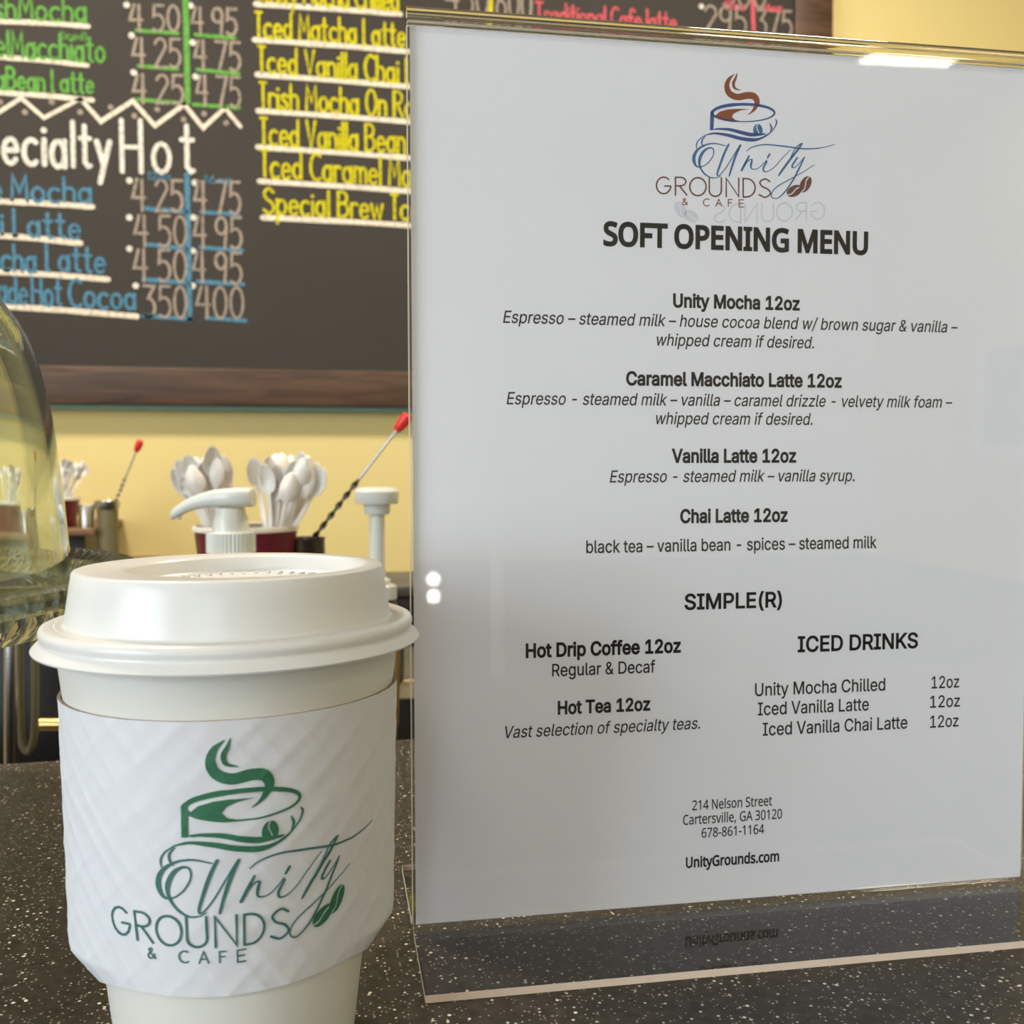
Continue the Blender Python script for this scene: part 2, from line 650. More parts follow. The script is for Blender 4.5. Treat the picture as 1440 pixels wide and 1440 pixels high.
GL = {
    'a': (.40, [arc(.19, .28, .19, .28, 20, 380), [(.38, .58), (.38, 0)]]),
    'b': (.40, [[(0, 1), (0, 0)], arc(.2, .28, .2, .28, 0, 360)]),
    'c': (.36, [arc(.21, .28, .21, .28, 50, 310)]),
    'd': (.40, [arc(.19, .28, .19, .28, 0, 360), [(.38, 1), (.38, 0)]]),
    'e': (.38, [[(.03, .30), (.38, .30)], arc(.20, .28, .19, .28, 5, 320)]),
    'f': (.28, [arc(.26, .80, .14, .18, 20, 180) + [(.12, 0)], [(0, .56), (.27, .56)]]),
    'h': (.36, [[(0, 1), (0, 0)], arc(.18, .36, .18, .22, 180, 0) + [(.36, 0)]]),
    'i': (.03, [[(.02, .56), (.02, 0)], [(.02, .78), (.02, .80)]]),
    'k': (.34, [[(0, 1), (0, 0)], [(.32, .58), (.02, .24), (.34, 0)]]),
    'l': (.03, [[(.02, 1), (.02, 0)]]),
    'm': (.56, [[(0, .58), (0, 0)], arc(.14, .38, .14, .19, 180, 0) + [(.28, 0)], arc(.42, .38, .14, .19, 180, 0) + [(.56, 0)]]),
    'n': (.36, [[(0, .58), (0, 0)], arc(.18, .36, .18, .22, 180, 0) + [(.36, 0)]]),
    'o': (.40, [arc(.2, .28, .2, .28, 0, 360)]),
    'p': (.40, [[(0, .58), (0, -.36)], arc(.2, .28, .2, .28, 0, 360)]),
    'r': (.26, [[(0, .58), (0, 0)], arc(.17, .36, .17, .22, 180, 45)]),
    's': (.32, [catmull([(.31, .50), (.17, .58), (.03, .46), (.16, .31), (.32, .15), (.17, 0), (.01, .08)], 4)]),
    't': (.28, [[(.13, .92), (.13, .10), (.22, 0), (.28, .02)], [(0, .64), (.27, .64)]]),
    'u': (.36, [[(0, .58), (0, .2)] + arc(.18, .2, .18, .2, 180, 360) + [(.36, .58)], [(.36, .58), (.36, 0)]]),
    'v': (.34, [[(0, .58), (.17, 0), (.34, .58)]]),
    'w': (.52, [[(0, .58), (.13, 0), (.26, .5), (.39, 0), (.52, .58)]]),
    'y': (.36, [[(0, .58), (.19, .06)], [(.38, .58), (.08, -.36)]]),
    'z': (.34, [[(0, .58), (.33, .58), (0, 0), (.34, 0)]]),
    'A': (.60, [[(0, 0), (.30, 1), (.60, 0)], [(.11, .36), (.49, .36)]]),
    'B': (.46, [[(0, 0), (0, 1)], [(0, 1)] + arc(.20, .77, .21, .23, 90, -90) + [(0, .54)], [(0, .54)] + arc(.20, .27, .26, .27, 90, -90) + [(0, 0)]]),
    'C': (.46, [arc(.30, .5, .30, .5, 55, 305)]),
    'D': (.60, [[(0, 0), (0, 1), (.16, 1)] + arc(.16, .5, .44, .5, 90, -90) + [(0, 0)]]),
    'E': (.42, [[(.42, 1), (0, 1), (0, 0), (.42, 0)], [(0, .52), (.36, .52)]]),
    'F': (.40, [[(.40, 1), (0, 1), (0, 0)], [(0, .52), (.34, .52)]]),
    'G': (.80, [arc(.45, .5, .45, .5, 45, 345) + [(.88, .46), (.52, .46)]]),
    'H': (.46, [[(0, 1), (0, 0)], [(.46, 1), (.46, 0)], [(0, .48), (.46, .48)]]),
    'I': (.30, [[(.15, 1), (.15, 0)], [(0, 1), (.30, 1)]]),
    'L': (.34, [[(.0, 1), (.0, 0), (.10, 0)]]),
    'M': (.52, [[(0, 0), (.04, 1), (.26, .35), (.48, 1), (.52, 0)]]),
    'N': (.66, [[(0, 0), (0, 1), (.66, 0), (.66, 1)]]),
    'O': (.50, [arc(.25, .5, .25, .5, 90, 450, 20)]),
    'P': (.44, [[(0, 0), (0, 1)], [(0, 1)] + arc(.2, .76, .22, .24, 90, -90) + [(0, .52)]]),
    'R': (.46, [[(0, 0), (0, 1)], [(0, 1)] + arc(.2, .76, .22, .24, 90, -90) + [(0, .52)], [(.16, .52), (.46, 0)]]),
    'S': (.46, [catmull([(.44, .86), (.25, 1), (.04, .84), (.12, .60), (.36, .44), (.46, .20), (.25, 0), (.01, .14)], 4)]),
    'T': (.46, [[(.23, 1), (.23, 0)], [(0, 1), (.46, 1)]]),
    'U': (.62, [[(0, 1), (0, .31)] + arc(.31, .31, .31, .31, 180, 360) + [(.62, 1)]]),
    'V': (.44, [[(0, 1), (.22, 0), (.44, 1)]]),
    '0': (.42, [arc(.21, .5, .21, .5, 90, 450, 20)]),
    '1': (.12, [[(0, .85), (.1, 1), (.1, 0)]]),
    '2': (.42, [arc(.21, .76, .20, .24, 165, -20) + [(0, 0), (.42, 0)]]),
    '3': (.42, [[(.02, 1), (.40, 1), (.18, .60)] + arc(.18, .30, .23, .30, 75, -130)]),
    '4': (.44, [[(.16, 1), (.0, .42), (.44, .42)], [(.34, 1), (.34, 0)]]),
    '5': (.42, [[(.40, 1), (.06, 1), (.04, .58)] + arc(.18, .32, .23, .32, 110, -130)]),
    '6': (.42, [[(.30, 1), (.04, .42)], arc(.21, .27, .20, .27, 150, 510)]),
    '7': (.42, [[(0, 1), (.42, 1), (.14, 0)]]),
    '9': (.42, [arc(.20, .73, .20, .27, 0, 360), [(.40, .73), (.34, 0)]]),
    '&': (.56, [catmull([(.56, 0), (.12, .70), (.16, .95), (.30, .95), (.32, .74), (.06, .42), (.02, .16), (.18, 0), (.38, .10), (.52, .44)], 4)]),
    '(': (.14, [arc(.22, .45, .2, .65, 120, 240)]),
    ')': (.14, [arc(-.08, .45, .2, .65, -60, 60)]),
    ' ': (.12, []),
}


def letter2d(text, w, gap=0.20, jitter=0.0, rng=None):
    """strokes of a word, cap height 1 -> list of (pts), width"""
    x, out = 0.0, []
    for ch in text:
        wd, st = GL[ch]
        j = rng.uniform(-jitter, jitter) if rng else 0
        for s in st:
            out.append([(x + p[0], p[1] + j * (1 - p[1])) for p in s])
        x += wd + gap
    return out, x - gap


# ------------------------------------------------------------------ the setting
T = 0.12
st = lambda o: tag(o, kind='structure')
st(MB().box((U0 - T, V0 - T, ZF - 0.1), (U1 + T, V1 + T, ZF)).build('floor', 'floor'))
st(MB().box((U0 - T, V0 - T, ZC), (U1 + T, V1 + T, ZC + 0.1)).build('ceiling', 'ceiling'))
st(MB().box((U0 - T, V1, ZF), (U1 + T, V1 + T, ZC)).build('wall_front', 'wall'))
st(MB().box((U1, V0, ZF), (U1 + T, V1, ZC)).build('wall_right', 'wall'))


def window(n, wall, lo, hi, axis):
    """sash with four panes; axis 0: in a wall across u, 1: in a wall across v"""
    (a0, z0), (a1, z1) = lo, hi
    P = (lambda a, d, z: (d, a, z)) if axis == 0 else (lambda a, d, z: (a, d, z))
    base = wall
    f = MB()
    s = 0.06
    d0, d1 = base - 0.05, base + 0.03
    if axis == 1 or axis == 0:
        def bx(x0, x1, y0, y1):
            p, q = P(x0, d0, y0), P(x1, d1, y1)
            f.box(tuple(map(min, p, q)), tuple(map(max, p, q)))
        bx(a0, a1, z0, z0 + s)
        bx(a0, a1, z1 - s, z1)
        bx(a0, a0 + s, z0 + s, z1 - s)
        bx(a1 - s, a1, z0 + s, z1 - s)
        am, zm = (a0 + a1) / 2, (z0 + z1) / 2
        bx(am - .02, am + .02, z0 + s, z1 - s)
        bx(a0 + s, am - .02, zm - .02, zm + .02)
        bx(am + .02, a1 - s, zm - .02, zm + .02)
    fr = st(f.build('window_%d' % n, 'white_trim'))
    g = MB()
    p, q = P(a0 + s, base - 0.012, z0 + s), P(a1 - s, base - 0.006, z1 - s)
    g.box(tuple(map(min, p, q)), tuple(map(max, p, q)))
    g.build('window_pane', 'pane', fr)
    return fr


wa0, wa1, wz0, wz1 = -2.05, -0.25, -0.15, 1.40
wl = MB()
wl.box((U0 - T, V0, ZF), (U0, wa0, ZC)).box((U0 - T, wa1, ZF), (U0, V1, ZC)).box((U0 - T, wa0, ZF), (U0, wa1, wz0)).box((U0 - T, wa0, wz1), (U0, wa1, ZC))
st(wl.build('wall_left', 'wall'))
window(1, U0 - 0.02, (wa0, wz0), (wa1, wz1), 0)
ba0, ba1, bz0, bz1 = -2.05, -0.35, -0.15, 1.30
wb = MB()
wb.box((U0, V0 - T, ZF), (ba0, V0, ZC)).box((ba1, V0 - T, ZF), (U1, V0, ZC)).box((ba0, V0 - T, ZF), (ba1, V0, bz0)).box((ba0, V0 - T, bz1), (ba1, V0, ZC))
st(wb.build('wall_back', 'wall_white'))
window(2, V0 - 0.02, (ba0, bz0), (ba1, bz1), 1)
st(MB().box((U0, V0, ZF), (U1, V0 + 0.025, -0.33)).build('trim_1', 'wainscot', bevel=0.004))
st(MB().box((U1 - 0.025, V0 + 0.03, ZF), (U1, V1, -0.33)).build('trim_2', 'wainscot', bevel=0.004))
st(MB().box((U0, V1 - 0.015, ZF), (U1 - 0.03, V1, ZF + 0.10)).build('baseboard_front', 'white_trim', bevel=0.004))

for k, ((cx, cy), pw) in enumerate(zip(CEIL_LIGHTS, CEIL_POWER)):
    names = ['above the counter on the window side', 'above the counter on the far side from the window', 'over the work area on the window side', 'over the work area on the far side from the window', 'at the back of the room']
    r = empty('ceiling_light', 'white flush ceiling light panel ' + names[k], 'ceiling light', (cx, cy, ZC), group='flush ceiling lights')
    f = MB()
    for a in ((-.22, -.15, .22, -.12), (-.22, .12, .22, .15), (-.22, -.12, -.19, .12), (.19, -.12, .22, .12)):
        f.box((a[0], a[1], -.05), (a[2], a[3], 0))
    f.build('light_frame', 'white_trim', r)
    MB().box((-.19, -.12, -.042), (.19, .12, -.030)).build('diffuser', 'lampglow', r)
    area_light('ceiling_lamp', (cx, cy, ZC - 0.06), (cx, cy, 0), 0.36, 0.22, pw, (1.0, 0.86, 0.68))

# ------------------------------------------------------------------ front counter
CB = 0.553
r = empty('service_counter', 'long dark speckled laminate counter under the paper cup and menu stand', 'counter', (0, 0, ZF))
MB().box((-1.5, CB - 0.63, -ZF - 0.035), (1.7, CB, -ZF)).build('counter_top', 'counter', r, bevel=0.004)
MB().box((-1.48, CB - 0.50, 0.0), (1.68, CB - 0.04, -ZF - 0.035)).build('counter_base', 'counter_panel', r)

# ------------------------------------------------------------------ menu stand
SYAW = 0.174
SB = W(-.0308, .3206, 0.0)
PW, PH, PZ = .2129, .2794, .0025
rz = SYAW - YAW
SU = Vector((math.cos(rz), math.sin(rz), 0))
SN = Vector((math.sin(rz), -math.cos(rz), 0))      # out of the page, towards the customer
# local frame of the stand: x along the page, y = towards the back, z up
stand = empty('acrylic_sign_holder', 'clear acrylic upright sign holder with flat feet holding the menu page', 'sign holder', SB, rz)
TH, GAP, RB = .0022, .0006, .0036
X0, X1 = -.0010, PW + .0012


def sheet_profile(sgn, depth):
    """cut through one acrylic leaf: top at the fold, bend, foot; returns outer and inner rails (y, z)"""
    o, i = [], []
    ztop = PZ + PH + .0004
    o.append((sgn * (GAP + TH), ztop))
    i.append((sgn * GAP, ztop))
    zc = TH + RB
    for k in range(13):
        a = PI / 2 * k / 12
        o.append((sgn * (GAP + TH + RB - RB * math.cos(a)), zc - RB * math.sin(a)))
        i.append((sgn * (GAP + TH + RB - (RB + TH) * math.cos(a)), zc - (RB + TH) * math.sin(a)))
    o.append((sgn * depth, TH))
    i.append((sgn * depth, 0.0))
    return o, i


def leaf(prof, name, parent, m0=0, m1=None):
    o, i = prof
    o, i = o[m0:m1], i[m0:m1]
    n = len(o)
    v, f, fm = [], [], []
    for x in (X0, X1):
        v += [(x, p[0], p[1]) for p in o] + [(x, p[0], p[1]) for p in i]
    L = 2 * n
    for k in range(n - 1):
        f.append((k, k + 1, L + k + 1, L + k)); fm.append(0)
        f.append((n + k, L + n + k, L + n + k + 1, n + k + 1)); fm.append(0)
        f.append((k, n + k, n + k + 1, k + 1)); fm.append(1)
        f.append((L + k, L + k + 1, L + n + k + 1, L + n + k)); fm.append(1)
    if m1 is None:
        f.append((n - 1, L + n - 1, L + 2 * n - 1, 2 * n - 1)); fm.append(2)
    ob = obj(name, v, f, None, parent, True, None, ['acrylic', 'acrylic_side', 'acrylic_edge'], fm)
    return ob


pf = sheet_profile(-1, .044)
pb = sheet_profile(1, .050)
leaf(pf, 'front_panel', stand, 0, 2)
leaf(pf, 'front_foot', stand, 1, None)
leaf(pb, 'back_panel', stand, 0, 2)
leaf(pb, 'rear_foot', stand, 1, None)
zt = PZ + PH + .0006
ro, ri = GAP + TH, GAP
zc = zt + .0022
prof = [(-ro, zt)] + [(-ro * math.cos(PI * k / 16), zc + ro * math.sin(PI * k / 16)) for k in range(17)] + [(ro, zt)]
prof += [(ri, zt)] + [(ri * math.cos(PI * k / 8), zc + ri * math.sin(PI * k / 8)) for k in range(9)] + [(-ri, zt)]
n = len(prof)
v = [(X0, a, b) for a, b in prof] + [(X1, a, b) for a, b in prof]
f = [(k, (k + 1) % n, n + (k + 1) % n, n + k) for k in range(n)]
# end faces, quad by quad between the outer and inner rails
out_i = list(range(0, 19))
in_i = list(range(n - 1, 18, -1))
for s in (0, n):
    for k in range(len(out_i) - 1):
        k2 = int(round(k * (len(in_i) - 1) / (len(out_i) - 1)))
        k3 = int(round((k + 1) * (len(in_i) - 1) / (len(out_i) - 1)))
        q = [s + out_i[k], s + out_i[k + 1], s + in_i[k3]] + ([s + in_i[k2]] if k2 != k3 else [])
        f.append(tuple(q))
obj('top_fold', v, f, 'acrylic_fold', stand, True)

# ------------------------------------------------------------------ the printed menu page
page = empty('menu_page', 'white printed soft opening menu page inside the clear stand', 'menu', SB + Vector((0, 0, 0)), rz)
MB().box((0, -.0003, PZ), (PW, .0002, PZ + PH)).build('paper_sheet', 'paper', page)
YT = -.00036


def page_xy(px, py):
    p = hit(px, py, SB, SN) - SB
    return p.dot(SU), p.z


def printed(name, text, x0, x1, yb, cap_px, m='ink', fname=SANS, weight=0.0, shear=0.0):
    V, f, wd = type2d(text, fname, weight, shear)
    a, z0 = page_xy(x0, yb)
    b, _ = page_xy(x1, yb)
    _, z1 = page_xy((x0 + x1) / 2, yb - cap_px)
    _, zb = page_xy((x0 + x1) / 2, yb)
    h = z1 - zb
    sx = (b - a) / wd
    o = obj(name, [(a + p[0] * sx, YT, zb + p[1] * h) for p in V], f, m, page, fix=False)
    return o


BW, RW, IW = .112, .036, .024
printed('heading', 'SOFT OPENING MENU', 848, 1220, 351, 30.5, fname=HUMAN, weight=.125)
printed('item_name', 'Unity Mocha 12oz', 946, 1124, 434, 18, weight=BW)
printed('item_description', 'Espresso – steamed milk – house cocoa blend w/ brown sugar & vanilla –', 707, 1346, 461, 16.5, weight=IW, shear=.2)
printed('item_description', 'whipped cream if desired.', 923, 1144, 488, 16.5, weight=IW, shear=.2)
printed('item_name', 'Caramel Macchiato Latte 12oz', 880, 1183, 543, 18, weight=BW)
printed('item_description', 'Espresso - steamed milk – vanilla – caramel drizzle - velvety milk foam –', 712, 1338, 571, 16.5, weight=IW, shear=.2)
printed('item_description', 'whipped cream if desired.', 922, 1142, 597, 16.5, weight=IW, shear=.2)
printed('item_name', 'Vanilla Latte 12oz', 944, 1119, 650, 18, weight=BW)
printed('item_description', 'Espresso - steamed milk – vanilla syrup.', 857, 1201, 677.5, 16.5, weight=IW, shear=.2)
printed('item_name', 'Chai Latte 12oz', 956, 1107, 734, 18, weight=BW)
printed('item_description', 'black tea – vanilla bean - spices – steamed milk', 824, 1232, 774, 17, weight=RW)
printed('section_heading', 'SIMPLE(R)', 962, 1099, 855, 21, weight=.08)
printed('item_name', 'Hot Drip Coffee 12oz', 739, 957, 920.5, 18.5, weight=BW)
printed('item_description', 'Regular & Decaf', 776, 921, 948, 17, weight=RW)
printed('item_name', 'Hot Tea 12oz', 784, 914, 1001, 17.5, weight=BW)
printed('item_description', 'Vast selection of specialty teas.', 710, 984, 1031, 16.5, weight=IW, shear=.2)
printed('section_heading', 'ICED DRINKS', 1121, 1290, 913.5, 21, weight=.08)
printed('item_name', 'Unity Mocha Chilled', 1061, 1244, 974.5, 17.5, weight=RW)
printed('item_name', 'Iced Vanilla Latte', 1065, 1221, 1002, 17.5, weight=RW)
printed('item_name', 'Iced Vanilla Chai Latte', 1072, 1275, 1029, 17.5, weight=RW)
printed('item_size', '12oz', 1309, 1348, 967, 16.5, weight=RW)
printed('item_size', '12oz', 1307, 1349, 994, 16.5, weight=RW)
printed('item_size', '12oz', 1307, 1347, 1022, 16.5, weight=RW)
printed('address_line', '214 Nelson Street', 973, 1085, 1135.5, 13.5, fname=HUMAN, weight=.032)
printed('address_line', 'Cartersville, GA 30120', 960, 1099, 1155, 13.5, fname=HUMAN, weight=.032)
printed('phone_number', '678-861-1164', 986, 1074, 1174.5, 13, fname=HUMAN, weight=.032)
printed('web_address', 'UnityGrounds.com', 964, 1095, 1215, 14, fname=HUMAN, weight=.10)

# ------------------------------------------------------------------ the logo, drawn once in its own units (y down)


LW = 1.3


def strokes(segs, lw=None):
    mb_v, mb_f = [], []
    for pts in segs:
        P = catmull(pts, 7)
        a, b = ribbon([p[:2] for p in P], [max(p[2], .5) * (lw or LW) + (1.2 if p[2] < 8 else 0) for p in P])
        n0 = len(mb_v)
        mb_v += a
        mb_f += [tuple(k + n0 for k in q) for q in b]
    return mb_v, mb_f


def merge(*parts):
    v, f = [], []
    for a, b in parts:
        n0 = len(v)
        v += list(a)
        f += [tuple(k + n0 for k in q) for q in b]
    return v, f


def bean(cx, cy, rx, ry, rot, cut=5.0, flat=None):
    """coffee bean: two halves with an S-shaped gap"""
    c, s = math.cos(math.radians(rot)), math.sin(math.radians(rot))
    out = []
    for sg in (-1, 1):
        edge = [(rx * math.sin(t) * sg, -ry * math.cos(t)) for t in np.linspace(0.05, PI - 0.05, 16)]
        mid = [(math.sin(t * 2 * PI) * rx * .22 + sg * cut * .5, ry * (1 - 2 * t)) for t in np.linspace(.06, .94, 12)]
        poly = [(x, min(y, flat) if flat else y) for x, y in edge + mid]
        out.append(fill2d([[(cx + x * c - y * s, cy + x * s + y * c) for x, y in poly]]))
    return merge(*out)


ell = [(742 + 196 * math.cos(t), 357 + 55 * math.sin(t), 9 + 5 * math.sin(-t) * (1 if t else 1) + (3 if PI * .6 < t < PI * 1.4 else 0)) for t in np.linspace(0, 2 * PI, 40)]
LOGO = {
    'steam': strokes([
        [(682, 113, 3), (650, 145, 24), (637, 190, 34), (655, 235, 40), (705, 256, 43), (765, 246, 46), (808, 252, 44), (828, 285, 36), (815, 325, 24), (795, 350, 12), (770, 368, 2)],
        [(703, 104, 1), (692, 138, 15), (679, 168, 19), (687, 200, 15), (726, 213, 1)]], .95),
    'coffee': fill2d([[(560, 376), (590, 350), (640, 335), (700, 330), (778, 333), (722, 341), (684, 358), (668, 380), (688, 400), (738, 413), (690, 411), (620, 400), (575, 387)]]),
    'cup_outline': merge(strokes([ell, [(560, 460, 6), (600, 458, 10), (660, 463, 14), (730, 481, 17), (790, 494, 18), (845, 493, 12), (880, 490, 5)],
                                  [(500, 497, 3), (560, 486, 9), (640, 497, 15), (720, 517, 17), (795, 527, 17), (850, 518, 10), (905, 487, 5), (938, 450, 4), (952, 415, 6), (945, 398, 4)],
                                  [(909, 425, 4), (919, 450, 7), (912, 478, 3)]]),
                         fill2d([[(533, 350), (545, 335), (553, 362), (556, 385), (552, 466), (529, 466)]])),
    'cup_bean': bean(833, 468, 30, 42, 0, 6, 26),
    'script': strokes([
        [(505, 495, 3), (462, 525, 4), (445, 555, 5), (446, 580, 3)],
        [(500, 505, 3), (480, 530, 6), (480, 555, 6), (492, 572, 3)],
        [(630, 565, 3), (560, 550, 5), (500, 560, 7), (452, 590, 12), (430, 630, 16), (430, 665, 15), (448, 695, 8), (485, 694, 4), (525, 665, 4), (552, 620, 4), (550, 585, 5), (525, 578, 7), (490, 600, 13), (466, 645, 15), (466, 690, 10), (490, 735, 7), (535, 765, 5), (580, 764, 3), (602, 752, 2)],
        [(648, 556, 9), (622, 610, 11), (592, 690, 10), (576, 742, 8), (588, 752, 4), (630, 705, 4), (680, 625, 4), (716, 570, 7), (724, 560, 8)],
        [(724, 560, 8), (692, 630, 11), (668, 700, 10), (652, 756, 6)],
        [(778, 628, 6), (756, 670, 11), (730, 720, 10)],
        [(742, 700, 3), (772, 660, 4), (796, 652, 6), (790, 682, 10), (792, 708, 5), (820, 712, 3), (850, 695, 3), (888, 655, 3)],
        [(890, 664, 7), (868, 706, 9), (876, 728, 5), (905, 722, 3), (945, 692, 3), (985, 645, 3), (1040, 590, 2)],
        [(908, 618, 9), (894, 640, 7)],
        [(1113, 550, 6), (1085, 590, 10), (1030, 660, 11), (985, 722, 10), (965, 752, 6)],
        [(1105, 552, 6), (1070, 580, 4), (1040, 640, 4)],
        [(762, 597, 3), (800, 572, 4), (880, 557, 5), (1000, 568, 6), (1120, 583, 6), (1230, 578, 4), (1320, 555, 2)],
        [(1082, 640, 7), (1050, 690, 8), (1060, 703, 4), (1090, 680, 3), (1128, 636, 3)],
        [(1128, 636, 5), (1090, 715, 7), (1050, 790, 7), (1000, 860, 6), (955, 897, 4), (922, 890, 4), (922, 860, 4), (955, 822, 4), (1020, 785, 4), (1110, 735, 3), (1190, 685, 2)]]),
    'beans': merge(bean(1064, 850, 34, 52, 62, 7), bean(1134, 808, 33, 56, 28, 7)),
}
for key, specs, wpx in (('grounds', [('G', 192, 282, 762, 868), ('R', 312, 384, 764, 876), ('O', 402, 506, 766, 880), ('U', 526, 602, 768, 884), ('N', 633, 712, 770, 886), ('D', 740, 816, 772, 888), ('S', 842, 912, 774, 890)], 9.5),
                        ('cafe', [('&', 357, 388, 898, 938), ('C', 488, 524, 900, 945), ('A', 567, 604, 902, 946), ('F', 646, 670, 904, 948), ('E', 714, 744, 906, 952)], 6)):
    parts = []
    for ch, xa, xb, ya, yb in specs:
        s_ = GL[ch][1]
        xs = [p[0] for q in s_ for p in q]
        lo_, hi_ = min(xs), max(xs)
        for q in s_:
            pts = [(xa + (p[0] - lo_) / (hi_ - lo_) * (xb - xa), yb - p[1] * (yb - ya)) for p in q]
            parts.append(ribbon(pts, wpx))
    LOGO[key] = merge(*parts)


def logo_on_page(key, m, name):
    V, f = LOGO[key]
    pts = []
    for p in V:
        a, z = page_xy(880 + p[0] / 4.5, 80 + p[1] / 4.5)
        pts.append((a, YT, z))
    return obj(name, pts, f, m, page, fix=False)


logo_on_page('steam', 'ink_brown', 'logo_steam')
logo_on_page('coffee', 'ink_brown', 'logo_coffee')
logo_on_page('cup_outline', 'ink_navy', 'logo_cup')
logo_on_page('cup_bean', 'ink_blue', 'logo_cup_bean')
logo_on_page('script', 'ink_blue', 'logo_script')
logo_on_page('beans', 'ink_dark_brown', 'logo_beans')
logo_on_page('grounds', 'ink_dark_brown', 'logo_name')
logo_on_page('cafe', 'ink_brown', 'logo_subtitle')
# the back page's logo showing faintly through, mirrored
fv, ff = merge(LOGO['grounds'], LOGO['beans'])
pts = []
for p in fv:
    a, z = page_xy(1159 - (p[0] - 192) / 4.65, 80 + (p[1] + 160) / 4.5)
    pts.append((a, YT + .00003, z))
obj('show_through_print', pts, ff, 'ink_faint', page, fix=False)

# ------------------------------------------------------------------ paper coffee cup
CC = W(-.0689, .2528, 0.0)
toward = math.atan2(-CC.y, -CC.x)          # direction from the cup to the customer
cup = empty('coffee_cup', 'white paper coffee cup with plastic lid and printed green logo sleeve', 'coffee cup', CC)


def rc(z):
    return .0279 + .118 * z


v, f = lathe([(0, .004), (rc(.004) - .0006, .004), (rc(0) - .0006, 0), (rc(0), 0), (rc(.02), .02), (rc(.05), .05), (rc(.08), .08), (rc(.1085), .1085), (rc(.1085) + .0014, .1092), (rc(.1085) + .0012, .1108), (rc(.1085) - .0005, .111), (rc(.1085) - .0008, .109), (rc(.06) - .0006, .06), (rc(.0055) - .0006, .0055), (0, .0055)], 96)
obj('cup_body', v, f, 'cup', cup, True)
# lid: outer shell with a stepped skirt, then the recessed drinking dome
ang_r = toward + PI / 2      # picture-right of the cup
ox, oy = .0036 * math.cos(ang_r), .0036 * math.sin(ang_r)
out_p = [(.0428, .1056), (.0455, .1052), (.0457, .1056), (.0449, .1066), (.0441, .1073), (.0436, .1078), (.0437, .1083), (.0440, .1090), (.0440, .1098), (.0436, .1106), (.0427, .1110), (.0410, .1110), (.0392, .1107), (.0386, .1109), (.0384, .1118), (.0372, .1195), (.0366, .1230), (.0363, .1234), (.0358, .1236), (.0340, .1236)]
rec_p = [(.0300, .1236), (.0288, .1234), (.0280, .1226), (.0272, .1202), (.0264, .1192), (.0250, .1190), (.0200, .1189), (.0100, .1190), (.0, .1191)]
prof = out_p + rec_p
no = len(out_p)
v, f = [], []
N = 128
for j in range(N):
    t = 2 * PI * j / N
    for k, (r_, z_) in enumerate(prof):
        w_ = 1.0 if k >= no else 0.0
        v.append((r_ * math.cos(t) + ox * w_, r_ * math.sin(t) + oy * w_, z_))
m_ = len(prof)
for j in range(N):
    a, b = j * m_, ((j + 1) % N) * m_
    for k in range(m_ - 1):
        f.append((a + k, b + k, b + k + 1, a + k + 1))
lid = obj('lid', v, f, 'lid', cup, 'all')
lid.data.set_sharp_from_angle(angle=math.radians(60))
# raised ticks moulded round the recess, and the small vent pip
tk = MB()
for j in range(46):
    t = 2 * PI * j / 46
    ra, rb = (.0222, .0246) if j % 3 else (.0216, .0248)
    c, s = math.cos(t), math.sin(t)
    px_, py_ = -s * .00035, c * .00035
    q = [(ox + ra * c + px_, oy + ra * s + py_), (ox + rb * c + px_, oy + rb * s + py_), (ox + rb * c - px_, oy + rb * s - py_), (ox + ra * c - px_, oy + ra * s - py_)]
    tk.add([(x, y, .1187) for x, y in q] + [(x, y, .1195) for x, y in q], [(0, 1, 2, 3), (4, 5, 6, 7), (0, 1, 5, 4), (1, 2, 6, 5), (2, 3, 7, 6), (3, 0, 4, 7)])
tk.build('moulded_ticks', 'lid', lid)
v, f = lathe([(.0016, .1188), (.0014, .1196), (.0007, .1200), (0, .1201)], 16)
a_p = toward + PI + .25
obj('vent_pip', [(x + ox + .006 * math.cos(a_p), y + oy + .006 * math.sin(a_p), z) for x, y, z in v], f, 'lid', lid, True)

# sleeve: folded flat at two sides, quilted surface
ZT = .0946


def bulge(z):
    k = .0002 + .0055 * (ZT - z) / (ZT - .0345)
    if z < .0345:
        k *= max(0.0, (z - .0265) / .0080)
    return k


def sleeve_r(t, z):
    """t: angle from the customer's direction"""
    pk = abs(math.sin(t)) ** 9
    base = rc(z) + .0007 + bulge(z) * (pk + .10 * abs(math.sin(t)) ** 2)
    s = t * .037
    p = (s * 1.25 + z + .0012 * math.sin(s * 520 + z * 260)) / .0098
    q = (s * .75 - z + .0010 * math.sin(s * 430 - z * 350)) / .0112
    h = (1 - abs(math.sin(PI * p))) ** 2 + .7 * (1 - abs(math.sin(PI * q))) ** 2
    return base + .00016 * h + .00005 * math.sin(s * 900 + 3) * math.sin(z * 800)


def sleeve_bottom(t):
    return .0318 - .0062 * abs(math.sin(t)) ** 10


def on_sleeve(t, z, off=0.0):
    r_ = sleeve_r(t, z) + off
    return (r_ * math.cos(toward + t), r_ * math.sin(toward + t), z)


